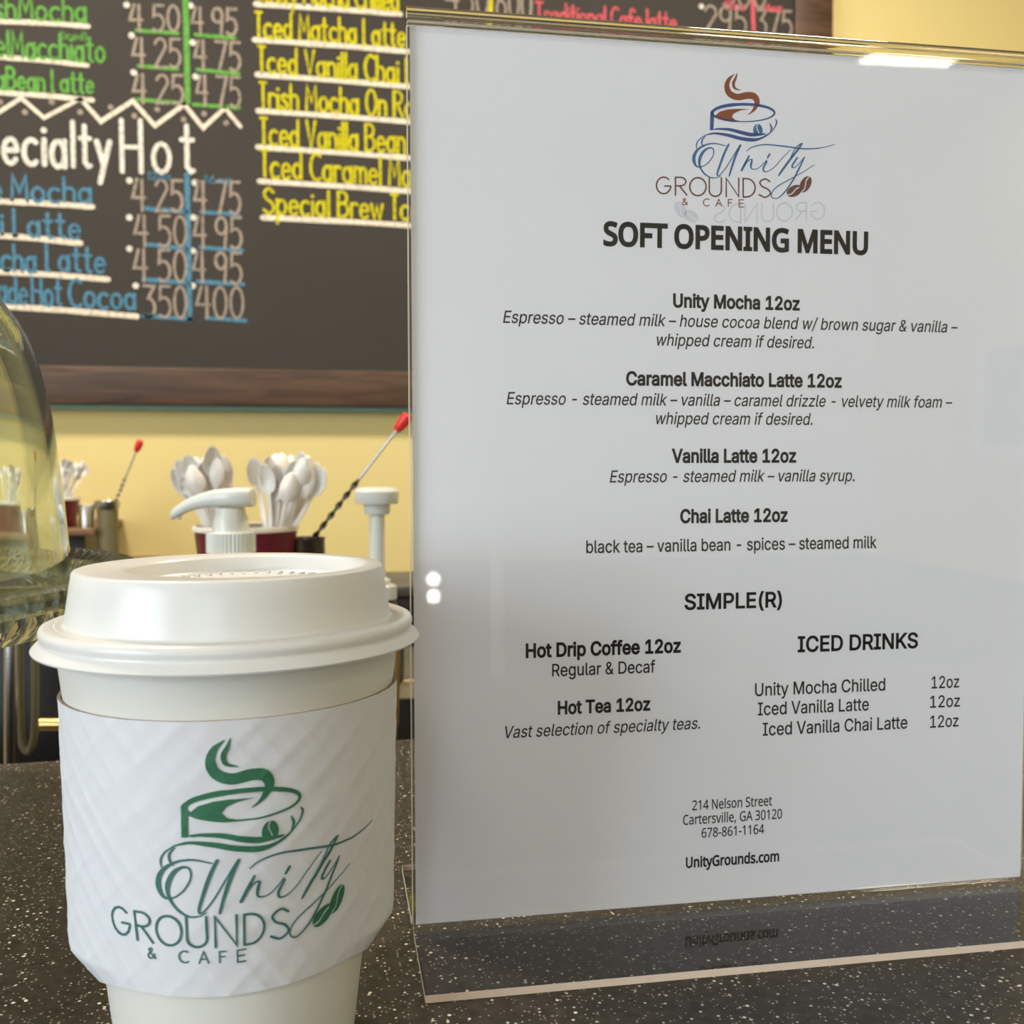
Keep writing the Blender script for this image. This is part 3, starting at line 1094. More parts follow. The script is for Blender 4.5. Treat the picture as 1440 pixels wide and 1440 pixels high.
NT, NZ = 420, 84
v, f, fm = [], [], []
for j in range(NT):
    t = -PI + 2 * PI * j / NT
    zb = sleeve_bottom(t)
    for k in range(NZ + 1):
        v.append(on_sleeve(t, zb + (ZT - zb) * k / NZ))
    for k in range(NZ + 1):
        z_ = zb + (ZT - zb) * k / NZ
        r_ = max(sleeve_r(t, z_) - .0007, rc(z_) + .0001)
        v.append((r_ * math.cos(toward + t), r_ * math.sin(toward + t), z_))
L = 2 * (NZ + 1)
for j in range(NT):
    a, b = j * L, ((j + 1) % NT) * L
    for k in range(NZ):
        f.append((a + k, b + k, b + k + 1, a + k + 1)); fm.append(0)
        f.append((a + NZ + 1 + k, a + NZ + 2 + k, b + NZ + 2 + k, b + NZ + 1 + k)); fm.append(0)
    f.append((a + NZ, b + NZ, b + 2 * NZ + 1, a + 2 * NZ + 1)); fm.append(1)
    f.append((a, a + NZ + 1, b + NZ + 1, b)); fm.append(1)
sleeve = obj('sleeve', v, f, None, cup, True, None, ['sleeve', 'sleeve_edge'], fm, fix=False)


def logo_on_sleeve(key, m, name):
    V, F = LOGO[key]
    bmm = bmesh.new()
    vv = [bmm.verts.new((p[0], p[1], 0)) for p in V]
    for q in F:
        try:
            bmm.faces.new([vv[i] for i in q])
        except ValueError:
            pass
    for _ in range(3):
        e = [e for e in bmm.edges if e.calc_length() > 24]
        if not e:
            break
        bmesh.ops.subdivide_edges(bmm, edges=e, cuts=1)
    bmesh.ops.triangulate(bmm, faces=bmm.faces)
    for x in bmm.verts:
        t = (x.co.x - 716) * 61.5e-6 / .0372
        z = .0908 - (x.co.y - 105) * 60.4e-6
        x.co = on_sleeve(t, z, .00022)
    me = bpy.data.meshes.new(name)
    bmm.to_mesh(me)
    bmm.free()
    me.materials.append(M[m])
    o = bpy.data.objects.new(name, me)
    COL.objects.link(o)
    o.parent = sleeve
    return o


for key, m, nm in (('steam', 'green', 'logo_steam'), ('coffee', 'green', 'logo_coffee'), ('cup_outline', 'green', 'logo_cup'), ('cup_bean', 'green', 'logo_cup_bean'), ('script', 'teal_print', 'logo_script'), ('beans', 'green', 'logo_beans'), ('grounds', 'teal_print', 'logo_name'), ('cafe', 'teal_print', 'logo_subtitle')):
    logo_on_sleeve(key, m, nm)

# ------------------------------------------------------------------ glass cake stand and dome
PC = W(-.300, .370, 0.0)
cake = empty('cake_stand', 'clear pressed glass cake stand with fluted rim at the counter edge', 'cake stand', PC)
FL = 130


def flute(t, r, z, k):
    if 5 <= k <= 9:
        return r + (.0003, .0007, .0009, .0008, .0003)[k - 5] * math.cos(FL * (t + (z - .1) * 13))
    return r


prof = [(0, .0985), (.125, .0985), (.141, .0998), (.1505, .1062), (.1545, .1086), (.1564, .1072), (.1560, .1030), (.1538, .0978), (.1500, .0930), (.1468, .0906), (.1450, .0914), (.1478, .0955), (.1508, .1005), (.1500, .1020), (.1455, .0985), (.1390, .0955), (0, .0945)]
v, f = lathe(prof, 720, rfun=flute)
obj('plate', v, f, 'plate_glass', cake, True)
v, f = lathe([(0, .0945), (.030, .0945), (.018, .080), (.014, .060), (.016, .035), (.030, .018), (.062, .008), (.070, .004), (.070, 0), (0, 0)], 64)
obj('pedestal', v, f, 'plate_glass', cake, True)
dome = empty('glass_dome', 'tall clear glass cake dome sitting on the fluted cake stand', 'glass dome', PC + Vector((0, 0, .0987)))
dp = [(.1305, .0000), (.1300, .008), (.1282, .030), (.1262, .050), (.1238, .070), (.1200, .0878), (.1146, .1023), (.1039, .1180), (.088, .1320), (.066, .1425), (.040, .1490), (.018, .1515), (0, .152)]
dp = [(p[0], p[1]) for p in catmull(dp, 4)]
th = .0034
inner = []
for i, (r_, z_) in enumerate(dp):
    a, b = dp[max(i - 1, 0)], dp[min(i + 1, len(dp) - 1)]
    dx, dz = b[0] - a[0], b[1] - a[1]
    l_ = math.hypot(dx, dz)
    inner.append((max(r_ - th * dz / l_, 0), max(z_ + th * dx / l_, 0)))
inner[-1] = (0, .152 - th)
prof = dp + inner[::-1] + [dp[0]]
v, f = lathe(prof, 128)
obj('dome_shell', v, f, 'glass', dome, True)
v, f = lathe([(0, .151), (.010, .152), (.007, .158), (.009, .164), (.016, .172), (.018, .180), (.014, .188), (.006, .192), (0, .1925)], 48)
obj('knob', v, f, 'glass', dome, True)

# ------------------------------------------------------------------ chalk menu board on the wall
BV = V1 - 0.030                                   # face of the black panel
BO, BN = Vector((0, BV, 0)), Vector((0, 1, 0))


def bxy(px, py, v_=BV):
    p = hit(px, py, Vector((0, v_, 0)), BN)
    return p.x, p.z


FWD = BV - 0.012
ub1 = bxy(1115, 30)[0]
uf1 = bxy(1172, 30, FWD)[0]
zf0 = bxy(330, 570.5, FWD)[1]
zf1 = bxy(330, 518, FWD)[1]
ub0, zb1 = -1.62, 1.30
fwid = zf1 - zf0
board = empty('menu_chalkboard', 'big wood framed chalkboard drinks menu on the yellow wall', 'menu board', ((ub0 + uf1) / 2, V1, zf0))
org = Vector(board.location)


def bput(name, verts, faces, m, parent=board, smooth=False, **k):
    return obj(name, [Vector(p) - org for p in verts], faces, m, parent, smooth, **k)


def bbox(name, lo, hi, m, bevel=0.0, parent=board):
    b = MB().box(tuple(Vector(lo) - org), tuple(Vector(hi) - org))
    return b.build(name, m, parent, bevel=bevel)


bbox('board_panel', (ub0 - .01, BV, zf0 + .02), (uf1 - .02, V1, zb1 + .01), 'board')
bbox('frame_rail', (ub0 - fwid, FWD, zf0), (uf1, BV, zf1), 'frame', .003)
bbox('frame_rail', (ub0 - fwid, FWD, zb1), (uf1, BV, zb1 + fwid), 'frame', .003)
bbox('frame_rail', (ub1, FWD, zf1), (uf1, BV, zb1), 'frame', .003)
bbox('frame_rail', (ub0 - fwid, FWD, zf1), (ub0, BV, zb1), 'frame', .003)
bbox('backing_strip', (ub0 - fwid, BV + .001, zf0 - .009), (uf1 - .004, V1, zf0 + .018), 'teal')

rng = random.Random(4)
CY = BV - .0008


def chalk_mesh(name, v2, f2, m):
    return chalk_layers(name, [(v2, f2)], m)


def chalk_layers(name, parts, m):
    """each stroke lies a hair over the one before"""
    v, f = [], []
    for k, (a, b) in enumerate(parts):
        n0 = len(v)
        v += [(p[0], CY - .00006 * (k % 9), p[1]) for p in a]
        for q in b:
            q = [i + n0 for i in q]
            ar = sum(v[q[i]][0] * v[q[(i + 1) % len(q)]][2] - v[q[(i + 1) % len(q)]][0] * v[q[i]][2] for i in range(len(q)))
            f.append(tuple(q if ar > 0 else q[::-1]))
    return bput(name, v, f, m, fix=False)


PXM = (bxy(330, 300)[0] - bxy(300, 300)[0]) / 30.0      # metres per picture unit on the board


def chalk_text(name, text, x0, y0, x1, y1, cap_px, m, wpx=6.0, gap=.17, jit=.03):
    S, wd = letter2d(text, 0, gap, jit, rng)
    a, b = np.array(bxy(x0, y0)), np.array(bxy(x1, y1))
    t = bxy(x0, y0 - cap_px)
    h = t[1] - a[1]
    d = (b - a) / wd
    parts = []
    for s in S:
        q = [(a[0] + d[0] * p[0] , a[1] + d[1] * p[0] + p[1] * h) for p in s]
        if len(q) == 2 and abs(q[0][1] - q[1][1]) < .003 and abs(q[0][0] - q[1][0]) < .003:
            parts.append(disc(q[0], wpx * PXM * .6))
        elif len(q) > 5 and abs(q[0][0] - q[-1][0]) + abs(q[0][1] - q[-1][1]) < 1e-6:
            parts.append(ribbon(q[:-1], wpx * PXM * rng.uniform(.88, 1.08), closed=True))
        else:
            parts.append(ribbon(q, wpx * PXM * rng.uniform(.88, 1.08)))
    return chalk_layers(name, parts, m)


def chalk_line(name, pts, m, wpx=7.0):
    q = [bxy(*p) for p in pts]
    q2 = catmull(q, 5) if len(q) == 3 else q
    w = [wpx * PXM * rng.uniform(.9, 1.08) for _ in q2]
    return chalk_mesh(name, *ribbon(q2, w), m)


def chalk_dots(pts, m, rpx=4.0):
    for p in pts:
        chalk_mesh('chalk_dot', *disc(bxy(*p), rpx * PXM), m)


CT, CLN = 'chalk_lettering', 'chalk_underline'
for a in (('shMocha', -8, 26, 121, 31, 34), ('elMacchiato', -5, 80, 147, 88, 37), ('aBean Latte', -4, 124, 131, 132, 30)):
    chalk_text(CT, *a, 'c_green', 4.0)
chalk_text(CT, '(iced)', 86, 55, 122, 57, 11, 'c_green', 1.6)
for a in ((-8, 30, 124, 37), (-8, 80, 123, 92), (-8, 130, 130, 141)):
    chalk_line(CLN, [a[:2], ((a[0] + a[2]) / 2, (a[1] + a[3]) / 2 - 1), a[2:]], 'c_white', 7)
for t_, x0, y0, x1, y1, h in (('4 50', 183, 43, 252, 44, 36), ('4 95', 270, 47, 333, 50, 37), ('4 25', 187, 94, 254, 95, 40), ('4 75', 274, 97, 338, 100, 40), ('4 25', 188, 145, 258, 146, 40), ('4 75', 277, 148, 338, 151, 42),
                              ('4 25', 187, 296, 257, 298, 44), ('4 75', 274, 300, 338, 301, 45), ('4 50', 190, 346, 262, 347, 43), ('4 95', 273, 349, 340, 350, 44), ('4 50', 189, 395, 262, 396, 44), ('4 95', 272, 397, 340, 399, 43), ('350', 202, 446, 262, 447, 44), ('400', 277, 447, 342, 448, 44),
                              ('450', 628, 19, 686, 24, 46), ('600', 698, 25, 747, 30, 46), ('295', 991, 46, 1049, 49, 38), ('375', 1064, 50, 1113, 52, 36), ('300', 1016, 9, 1076, 11, 36)):
    chalk_text('chalk_price', t_, x0, y0, x1, y1, h, 'c_grey', 4.0, .14, .01)
chalk_dots([(178, 7), (268, 8), (185, 50), (271, 60), (188, 102), (275, 108), (182, 254), (274, 257), (182, 306), (272, 306), (182, 350), (271, 353), (191, 402), (271, 402), (986, 9)], 'c_head', 4.5)
for a in ((192, 43, 250, 47), (275, 49, 330, 54), (195, 93, 249, 97), (278, 98, 335, 104), (193, 140, 260, 146), (272, 147, 336, 152)):
    chalk_line(CLN, [a[:2], a[2:]], 'c_green', 5.5)
chalk_line('chalk_divider', [(261, -6), (264, 143)], 'c_green', 8)
zig = [(-34, 139), (0, 157), (30, 138), (62, 166), (113, 139), (142, 171), (187, 142), (218, 177), (259, 147), (286, 180), (316, 152), (338, 178)]
zig[0] = (-14, 165)
chalk_line('chalk_zigzag', zig, 'c_white', 6)
chalk_dots([(0, 144), (35, 158), (73, 144), (113, 158), (156, 151), (189, 163), (221, 154), (258, 168), (287, 160), (318, 173)], 'c_grey', 4)
chalk_text('chalk_heading', 'Specialty', -58, 229, 154, 236, 64, 'c_head', 7, .2)
chalk_text('chalk_heading', 'Hot', 172, 241, 272, 243, 72, 'c_head', 7, .3)
for a in (('e', -12, 281, 1, 281, 34), ('Mocha', 17, 282, 128, 286, 35), ('i', 2, 331, 4, 331, 34), ('Latte', 20, 331, 112, 336, 36), ('cha', 3, 380, 50, 382, 36), ('Latte', 66, 381, 147, 384, 37), ('ade', -2, 425, 38, 428, 38), ('Hot', 46, 428, 86, 430, 38), ('Cocoa', 98, 431, 190, 436, 38)):
    chalk_text(CT, *a, 'c_blue', 4.6)
for a in ((-8, 283, 130, 291), (-8, 331, 113, 342), (-8, 382, 152, 393), (-8, 430, 192, 445)):
    chalk_line(CLN, [a[:2], ((a[0] + a[2]) / 2, (a[1] + a[3]) / 2 - 1), a[2:]], 'c_white', 8)
for a in ((202, 293, 262, 298), (283, 298, 335, 302), (208, 344, 262, 350), (282, 348, 340, 352), (202, 393, 262, 398), (278, 396, 342, 400), (202, 444, 268, 449), (290, 447, 345, 451)):
    chalk_line(CLN, [a[:2], a[2:]], 'c_blue', 6)
chalk_line('chalk_divider', [(263, 246), (267, 450)], 'c_blue', 7)
chalk_text(CT, '12oz', 208, 252, 240, 253, 10, 'c_blue', 1.8)
chalk_text(CT, '16oz', 288, 257, 325, 258, 10, 'c_blue', 1.8)
for t_, x0, y0, x1, y1, h in (('Unity Mocha Chilled', 363, 2, 560, 15, 36), ('Iced Matcha Latte', 360, 52, 569, 66, 35), ('Iced Vanilla Chai Latte', 364, 101, 632, 122, 36), ('Irish Mocha On Rocks', 366, 152, 620, 168, 36),
                              ('Iced Vanilla Bean Latte', 367, 204, 640, 219, 38), ('Iced Caramel Macchiato', 368, 249, 668, 268, 38), ('Special Brew Iced', 371, 301, 606, 311, 36)):
    chalk_text(CT, t_, x0, y0, x1, y1, h, 'c_yellow', 4.3, .16)
for a in ((360, 6, 563, 20), (358, 56, 600, 75), (362, 105, 640, 128), (363, 156, 640, 177), (363, 207, 640, 228), (365, 255, 640, 274), (370, 306, 620, 320)):
    chalk_line(CLN, [a[:2], ((a[0] + a[2]) / 2, (a[1] + a[3]) / 2 - 1), a[2:]], 'c_white', 8)
chalk_line('chalk_divider', [(690, -8), (690, 30)], 'c_yellow', 7)
chalk_text(CT, 'Traditional Cafe latte', 753, 32, 950, 45, 29, 'c_pink', 3.8, .14)
chalk_text(CT, '12oz', 1020, 12, 1046, 14, 10, 'c_pink', 3)
chalk_text(CT, '16oz', 1073, 15, 1098, 16, 9, 'c_pink', 3)
chalk_line('chalk_divider', [(1058, -4), (1060, 55)], 'c_pink', 7)

# ------------------------------------------------------------------ work bench behind the counter
SH = -.028                                  # top of the low shelf
shelf_c = at(420, 900, .93)
b0 = at(150, 960, .90)
b1 = at(1200, 960, .90)
vS = .835                                    # front edge of the shelf (room v)
bench = empty('work_bench', 'cream edged work shelf behind the counter under the syrup pumps', 'work shelf', (0.2, vS + .10, ZF))
bo = Vector(bench.location)


def rel(mb_lo, mb_hi, name, m, bevel=.002, parent=bench):
    return MB().box(tuple(Vector(mb_lo) - bo), tuple(Vector(mb_hi) - bo)).build(name, m, parent, bevel=bevel)


uL = at(180, 900, .9).x
rel((uL, vS, SH - .016), (1.0, vS + .30, SH), 'shelf_board', 'cream')
rel((uL + .002, vS + .004, SH - .0005), (.998, vS + .298, SH + .0005), 'shelf_liner', 'grey_top', 0)
rel((uL + .01, vS + .012, ZF), (1.0, vS + .29, SH - .016), 'bench_base', 'black')
MBX = at(563, 838, .99)
box = empty('equipment_box', 'low black equipment box with grey top behind the syrup pump', 'equipment box', (MBX.x + .17, vS + .22, SH))
tz = at(563, 822, 1.0).z - SH
MB().box((-.215, -.06, 0), (.33, .06, tz - .012)).build('box_body', 'black', box, bevel=.003)
MB().box((-.22, -.065, tz - .012), (.335, .065, tz)).build('box_lid', 'grey_top', box, bevel=.003)

# near maroon cup of spoons
ND = .93
NC = at(346, 737, ND)
NC.z = SH
h_c = at(346, 741, ND - .03).z - SH
rt_ = 143 / 2 * ND / FPX * .985


def make_paper_cup(root, h, r_top, r_bot):
    v, f = lathe([(0, .004), (r_bot - .0006, .004), (r_bot, 0), (r_bot + (r_top - r_bot) * .5, h * .5), (r_top, h - .004), (r_top - .0006, h - .004), (r_bot, .005), (0, .005)], 48)
    obj('cup_wall', v, f, 'maroon', root, True)
    v, f = lathe([(r_top - .0012, h - .005), (r_top + .0012, h - .005), (r_top + .0018, h - .002), (r_top + .0008, h), (r_top - .0010, h - .0006)], 48, closed=True)
    obj('rolled_rim', v, f, 'rim', root, True)


r = empty('paper_cup', 'maroon paper cup packed with white spoons behind the coffee cup', 'paper cup', NC)
make_paper_cup(r, h_c, rt_, rt_ * .70)


def make_spoon():
    """plastic spoon along +z, bowl at the top, hollow facing -y; length .15"""
    n, k = 56, 9
    top, bot = [], []
    for i in range(n):
        t = i / (n - 1)
        z = .150 * t
        if t < .82:
            w = .0020 + .0010 * (1 - t / .82) ** 1.5
            if t < .04:
                w *= .55 + .45 * t / .04
            dep = .0006
        else:
            q = min(max((t - .82) / .18, 0.0), 1.0)
            w = max(.0020 * (1 - q) + .0074 * math.sin(PI * q ** .92) ** .50, .0014) if q < .999 else .0014
            dep = .0006 + .0042 * max(math.sin(PI * q), 0.0) ** .9
        bend = .004 * math.sin(PI * max(0, (t - .6) / .4)) if t > .6 else 0
        row_t, row_b = [], []
        for j in range(k):
            s = -1 + 2 * j / (k - 1)
            y = bend + dep * (1 - s * s)
            row_t.append((w * s, y - .0006, z))
            row_b.append((w * s, y + .0006, z))
        top.append(row_t)
        bot.append(row_b)
    v = [p for r_ in top for p in r_] + [p for r_ in bot for p in r_]
    f = []
    B = n * k
    for i in range(n - 1):
        for j in range(k - 1):
            a = i * k + j
            f.append((a, a + 1, a + k + 1, a + k))
            f.append((B + a, B + a + k, B + a + k + 1, B + a + 1))
        f.append((i * k, i * k + k, B + i * k + k, B + i * k))
        a = i * k + k - 1
        f.append((a, B + a, B + a + k, a + k))
    f.append(tuple(range(k)) + tuple(range(B + k - 1, B - 1, -1)))
    a = (n - 1) * k
    f.append(tuple(range(a + k - 1, a - 1, -1)) + tuple(range(B + a, B + a + k)))
    return obj('plastic_spoon', v, f, 'spoon', None, 'all')


SPOON = make_spoon()
used = [False]


def place_spoon(base, tip, spin, label, group, scale=1.0):
    o = SPOON if not used[0] else SPOON.copy()
    if used[0]:
        COL.objects.link(o)
    used[0] = True
    d = (tip - base).normalized()
    L = .150 * scale
    y = Vector(FW)
    y = (y - d * y.dot(d)).normalized()
    x = y.cross(d)
    R = Matrix((x, y, d)).transposed() @ Matrix.Rotation(spin, 3, 'Z')
    o.matrix_world = Matrix.Translation(tip - d * L) @ R.to_4x4() @ Matrix.Scale(scale, 4)
    tag(o, label, 'spoon', group)
    return o


rs = random.Random(11)
left = [(243, 658), (250, 646), (262, 640), (275, 643), (286, 648), (298, 627), (291, 638), (268, 655), (305, 643), (313, 640), (256, 668), (281, 660), (294, 657), (319, 660), (272, 670), (306, 655)]
right = [(355, 643), (378, 642), (388, 638), (397, 637), (371, 652), (410, 640), (424, 635), (417, 647), (433, 640), (403, 655), (455, 658), (446, 650), (390, 652), (430, 652), (381, 664), (440, 664), (412, 664), (396, 668)]
gN = 'white spoons in the near maroon cup'
for i, (px, py) in enumerate(left + right):
    isl = i < len(left)
    dd = ND + rs.uniform(-.022, .024)
    tip = at(px, py, dd)
    gx = 288 + (px - 240) * .34 if isl else 366 + (px - 340) * .42
    thru = at(gx, 738, ND + (dd - ND) * .6)
    base = thru + (thru - tip) * .5
    lab = 'white plastic spoon in the left bunch in the near maroon cup' if isl else 'white plastic spoon in the right bunch in the near maroon cup'
    grp = gN + (', left bunch' if isl else ', right bunch')
    spin = rs.uniform(-.7, .7) + (PI if rs.random() < .35 else 0)
    if (px, py) == (355, 643):
        lab, grp, spin = 'white plastic spoon standing alone between the two bunches, bowl facing out', gN + ', lone one', 0.0
    place_spoon(base, tip, spin, lab, grp)

# syrup pumps
PD = .83


def make_pump(px, y_collar_top, y_collar_bot, y_head, locked_up, label, spout=None):
    c = at(px, y_collar_bot, PD)
    zb = at(px, y_collar_bot, PD).z
    zt_ = at(px, y_collar_top, PD).z
    zh = at(px, y_head, PD).z
    r = empty('syrup_pump_bottle', label, 'pump bottle', (c.x, c.y, SH))
    zb, zt_, zh = zb - SH, zt_ - SH, zh - SH
    body_h = zb
    rb_ = .021 if locked_up else .036
    v, f = lathe([(0, 0), (rb_ - .002, 0), (rb_, .003), (rb_, max(body_h - .018, .006)), (rb_ * .8, max(body_h - .007, .010)), (.0135, body_h), (0, body_h)], 48)
    obj('bottle_body', v, f, 'black' if locked_up else 'bottle', r, True)
    k = PD / FPX
    rc_ = 33 * k if not locked_up else 26 * k

    def knurl(t, r_, z, kk):
        return r_ + (.00045 * math.cos(40 * t) if 1 <= kk <= 2 else 0)
    v, f = lathe([(0, zb), (rc_, zb), (rc_, zt_ - .001), (rc_ - .0015, zt_), (0, zt_)], 160, rfun=knurl)
    obj('collar', v, f, 'pump', r, True)
    if not locked_up:
        zn = zh - 27 * k
        rn = 23 * k
        v, f = lathe([(0, zt_), (rn + .0015, zt_), (rn + .001, zt_ + .008), (rn, zt_ + .011), (rn - .0012, zn - .004), (rn - .002, zn), (0, zn)], 48)
        obj('pump_neck', v, f, 'pump', r, True)
        # head: rounded block with a drooping spout to picture left
        R_ = RT.copy(); R_.z = 0; R_.normalize()
        D_ = FW.copy(); D_.z = 0; D_.normalize()
        secs = []
        for s, zc_, hh, ww in ((33, -13, 12.5, 14), (31, -12.5, 13.2, 19), (24, -12, 13.5, 23), (10, -12, 13.5, 24.5), (-4, -12.5, 13, 23), (-20, -13.2, 12.2, 18), (-36, -16, 10.8, 14.5), (-52, -20.5, 9.6, 12.5), (-66, -27, 8.8, 11.5), (-78, -34.5, 7.5, 10.5), (-82, -38, 5.6, 9)):
            ring = []
            for q in range(20):
                a = 2 * PI * q / 20
                ca, sa = math.cos(a), math.sin(a)
                ca = math.copysign(abs(ca) ** .55, ca)
                sa = math.copysign(abs(sa) ** .55, sa)
                ring.append(R_ * (s * k) + D_ * (ww * ca * k) + Vector((0, 0, zh + (zc_ + hh * sa) * k)))
            secs.append(ring)
        v = [p for s_ in secs for p in s_]
        f = []
        for i in range(len(secs) - 1):
            for q in range(20):
                q2 = (q + 1) % 20
                f.append((i * 20 + q, i * 20 + q2, (i + 1) * 20 + q2, (i + 1) * 20 + q))
        f.append(tuple(range(19, -1, -1)))
        f.append(tuple(range((len(secs) - 1) * 20, len(secs) * 20)))
        hd = obj('pump_head', v, f, 'pump', r, True)
        p0 = R_ * (-74 * k) + Vector((0, 0, zh - 34 * k))
        v, f = tube([p0, p0 + Vector((0, 0, -9 * k))], [5.5 * k, 5 * k], 14)
        obj('spout_tip', v, f, 'pump', hd, True)
    else:
        v, f = lathe([(0, zt_), (.010, zt_), (.0105, zt_ + .004), (11.2 * k, zt_ + .006), (10.8 * k, zh - 37 * k), (0, zh - 37 * k)], 32)
        obj('pump_stem', v, f, 'pump', r, True)
        v, f = lathe([(0, zh - 38 * k), (17 * k, zh - 38 * k), (18.5 * k, zh - 35 * k), (18.5 * k, zh - 24 * k), (29 * k, zh - 23 * k), (30.5 * k, zh - 20 * k), (31 * k, zh - 6 * k), (28 * k, zh - 2 * k), (20 * k, zh), (0, zh)], 48)
        obj('pump_head', v, f, 'pump', r, True)
    return r


make_pump(325, 747, 777, 687, False, 'syrup bottle with white pump spout pointing left, before the spoons')
make_pump(531, 822, 842, 685, True, 'syrup bottle with raised white pump beside the menu stand')

# dark steel pitcher and twisted bar spoon, near
pc_ = at(428, 756, .95)
r = empty('steel_pitcher', 'dark steel pitcher holding the near red tipped bar spoon', 'pitcher', (pc_.x, pc_.y, SH))
hp = pc_.z - SH
v, f = lathe([(0, 0), (.021, 0), (.022, .003), (.0195, hp * .6), (.0185, hp - .002), (.0195, hp), (.0180, hp), (.0175, hp - .003), (.0185, hp * .5), (.020, .004), (0, .004)], 40)
obj('pitcher_body', v, f, 'dark_steel', r, True)


def make_bar_spoon(base, tip, twist_to, label, sc=1.0, light=False):
    r = empty('bar_spoon', label, 'bar spoon', base)
    d = tip - base
    L = d.length
    d.normalize()
    path, rad = [], []
    n_ = 90
    for i in range(n_ + 1):
        path.append(d * (L * .93 * i / n_))
    nt = int(n_ * twist_to)
    v, f = tube(path[:nt + 1], .0022 * sc, 10, True, .42, (1.25, .55))
    obj('twisted_shaft', v, f, 'steel' if light else 'dark_steel', r, True)
    v, f = tube(path[nt:], .0013 * sc, 10)
    obj('plain_shaft', v, f, 'steel', r, True)
    q = d * L
    pts = [q - d * (.0185 * sc), q - d * (.016 * sc), q - d * (.008 * sc), q - d * (.002 * sc), q]
    v, f = tube(pts, [.0032 * sc, .0042 * sc, .0056 * sc, .0052 * sc, .0030 * sc], 14)
    obj('red_tip', v, f, 'red', r, True)
    bl = []
    x = Vector((0, 0, 1)).cross(d).normalized()
    y = d.cross(x)
    rows = []
    for i in range(9):
        t = i / 8
        w = .011 * sc * math.sin(PI * (.06 + .88 * t))
        rows.append([d * (-.032 * sc * t) + x * (w * s) + y * (.004 * sc * (1 - s * s) * math.sin(PI * t)) for s in (-1, -.5, 0, .5, 1)])
    v = [p for q_ in rows for p in q_] + [p + y * .0008 for q_ in rows for p in q_]
    f = []
    for i in range(8):
        for j in range(4):
            a = i * 5 + j
            f += [(a, a + 1, a + 6, a + 5), (45 + a, 45 + a + 5, 45 + a + 6, 45 + a + 1)]
    obj('spoon_bowl', v, f, 'steel', r, True)
    return r


make_bar_spoon(at(432, 768, .95), at(575, 583, .93), .56, 'steel twisted bar spoon with red tip leaning right, nearest')

# ------------------------------------------------------------------ far shelf on the wall with a second cup of spoons
FD = 1.78
fz = at(110, 741, FD).z
a0 = at(20, 741, FD)
a1 = at(141, 741, FD)
shf = empty('wall_shelf', 'small brown wooden wall shelf far behind the glass dome', 'shelf', ((a0.x + a1.x) / 2, V1, fz))
hw = (a1.x - a0.x) / 2
vy0 = a1.y - .06 - V1
MB().box((-hw - .1, vy0, -.012), (hw, 0, 0)).build('shelf_board', 'brown_shelf', shf, bevel=.002)
MB().box((-hw - .08, vy0 + .03, -.10), (hw - .02, 0, -.012)).build('shelf_box', 'black', shf, bevel=.002)
cpos = at(74, 740, FD)
r = empty('paper_cup', 'small far maroon paper cup of spoons on the wall shelf', 'paper cup', (cpos.x, cpos.y, fz))
hc2 = at(74, 699, FD).z - fz
make_paper_cup(r, hc2, 36 * FD / FPX, 31 * FD / FPX)
for (px, py) in [(62, 652), (74, 648), (84, 650), (92, 645), (100, 648), (108, 650), (117, 649), (124, 655), (104, 656), (90, 656), (96, 660), (113, 660)]:
    dd = FD + rs.uniform(-.02, .02)
    tip = at(px, py, dd)
    thru = at(76 + (px - 76) * .45, 699, FD)
    place_spoon(thru, tip, rs.uniform(-.6, .6) + (PI if rs.random() < .3 else 0), 'white plastic spoon in the far maroon cup on the wall shelf', 'white spoons in the far maroon cup', .72)
tp = at(122, 741, FD - .03)
r = empty('steel_tumbler', 'short shiny steel tumbler between far maroon cup and olive canister', 'tumbler', (tp.x, tp.y, fz))
ht = at(122, 710, FD - .03).z - fz
v, f = lathe([(0, 0), (.012, 0), (.0135, ht - .001), (.0128, ht), (.0118, .003), (0, .003)], 32)
obj('tumbler_body', v, f, 'steel', r, True)
cp = at(152, 770, FD - .02)
r = empty('canister', 'tall olive canister with metal rim holding the far bar spoon', 'canister', (cp.x, cp.y, cp.z - .04))
zt2 = at(152, 704, FD - .02).z - cp.z + .04
v, f = lathe([(0, 0), (.0175, 0), (.0175, zt2 - .012), (.0160, zt2 - .012), (.0160, .004), (0, .004)], 32)
obj('canister_body', v, f, 'olive', r, True)
v, f = lathe([(.0185, zt2 - .014), (.0200, zt2 - .010), (.0205, zt2 - .001), (.0185, zt2), (.0165, zt2 - .003), (.0165, zt2 - .014)], 32, closed=True)
obj('metal_rim', v, f, 'steel', r, True)
r2 = MB()
r2.box((cp.x - .05, cp.y - .04, cp.z - .055), (cp.x + .05, V1, cp.z - .04))
tag(r2.build('wall_ledge', 'brown_shelf', bevel=.002), 'narrow brown wall ledge under the olive canister', 'ledge')
make_bar_spoon(at(160, 712, FD - .02), at(198, 619, FD - .03), .5, 'far steel bar spoon with red tip standing in olive canister', 1.15, True)

# ------------------------------------------------------------------ dark things under the cake stand, beyond the counter
ED = .74
e0 = at(34, 1075, ED)
eq = empty('tubular_trolley', 'dark trolley with chrome tube frame beyond the counter under cake stand', 'trolley', (e0.x, e0.y, ZF))
eo = Vector(eq.location)
RTh = RT.copy(); RTh.z = 0; RTh.normalize()
FWh = FW.copy(); FWh.z = 0; FWh.normalize()


def tub(name, pxs, rad_px, m, depth=ED):
    P = [at(x, y, depth) - eo for x, y in pxs]
    P = [Vector(p) for p in catmull([tuple(p) for p in P], 6)] if len(P) > 2 else P
    v, f = tube(P, rad_px * depth / FPX, 14)
    return obj(name, v, f, m, eq, True)


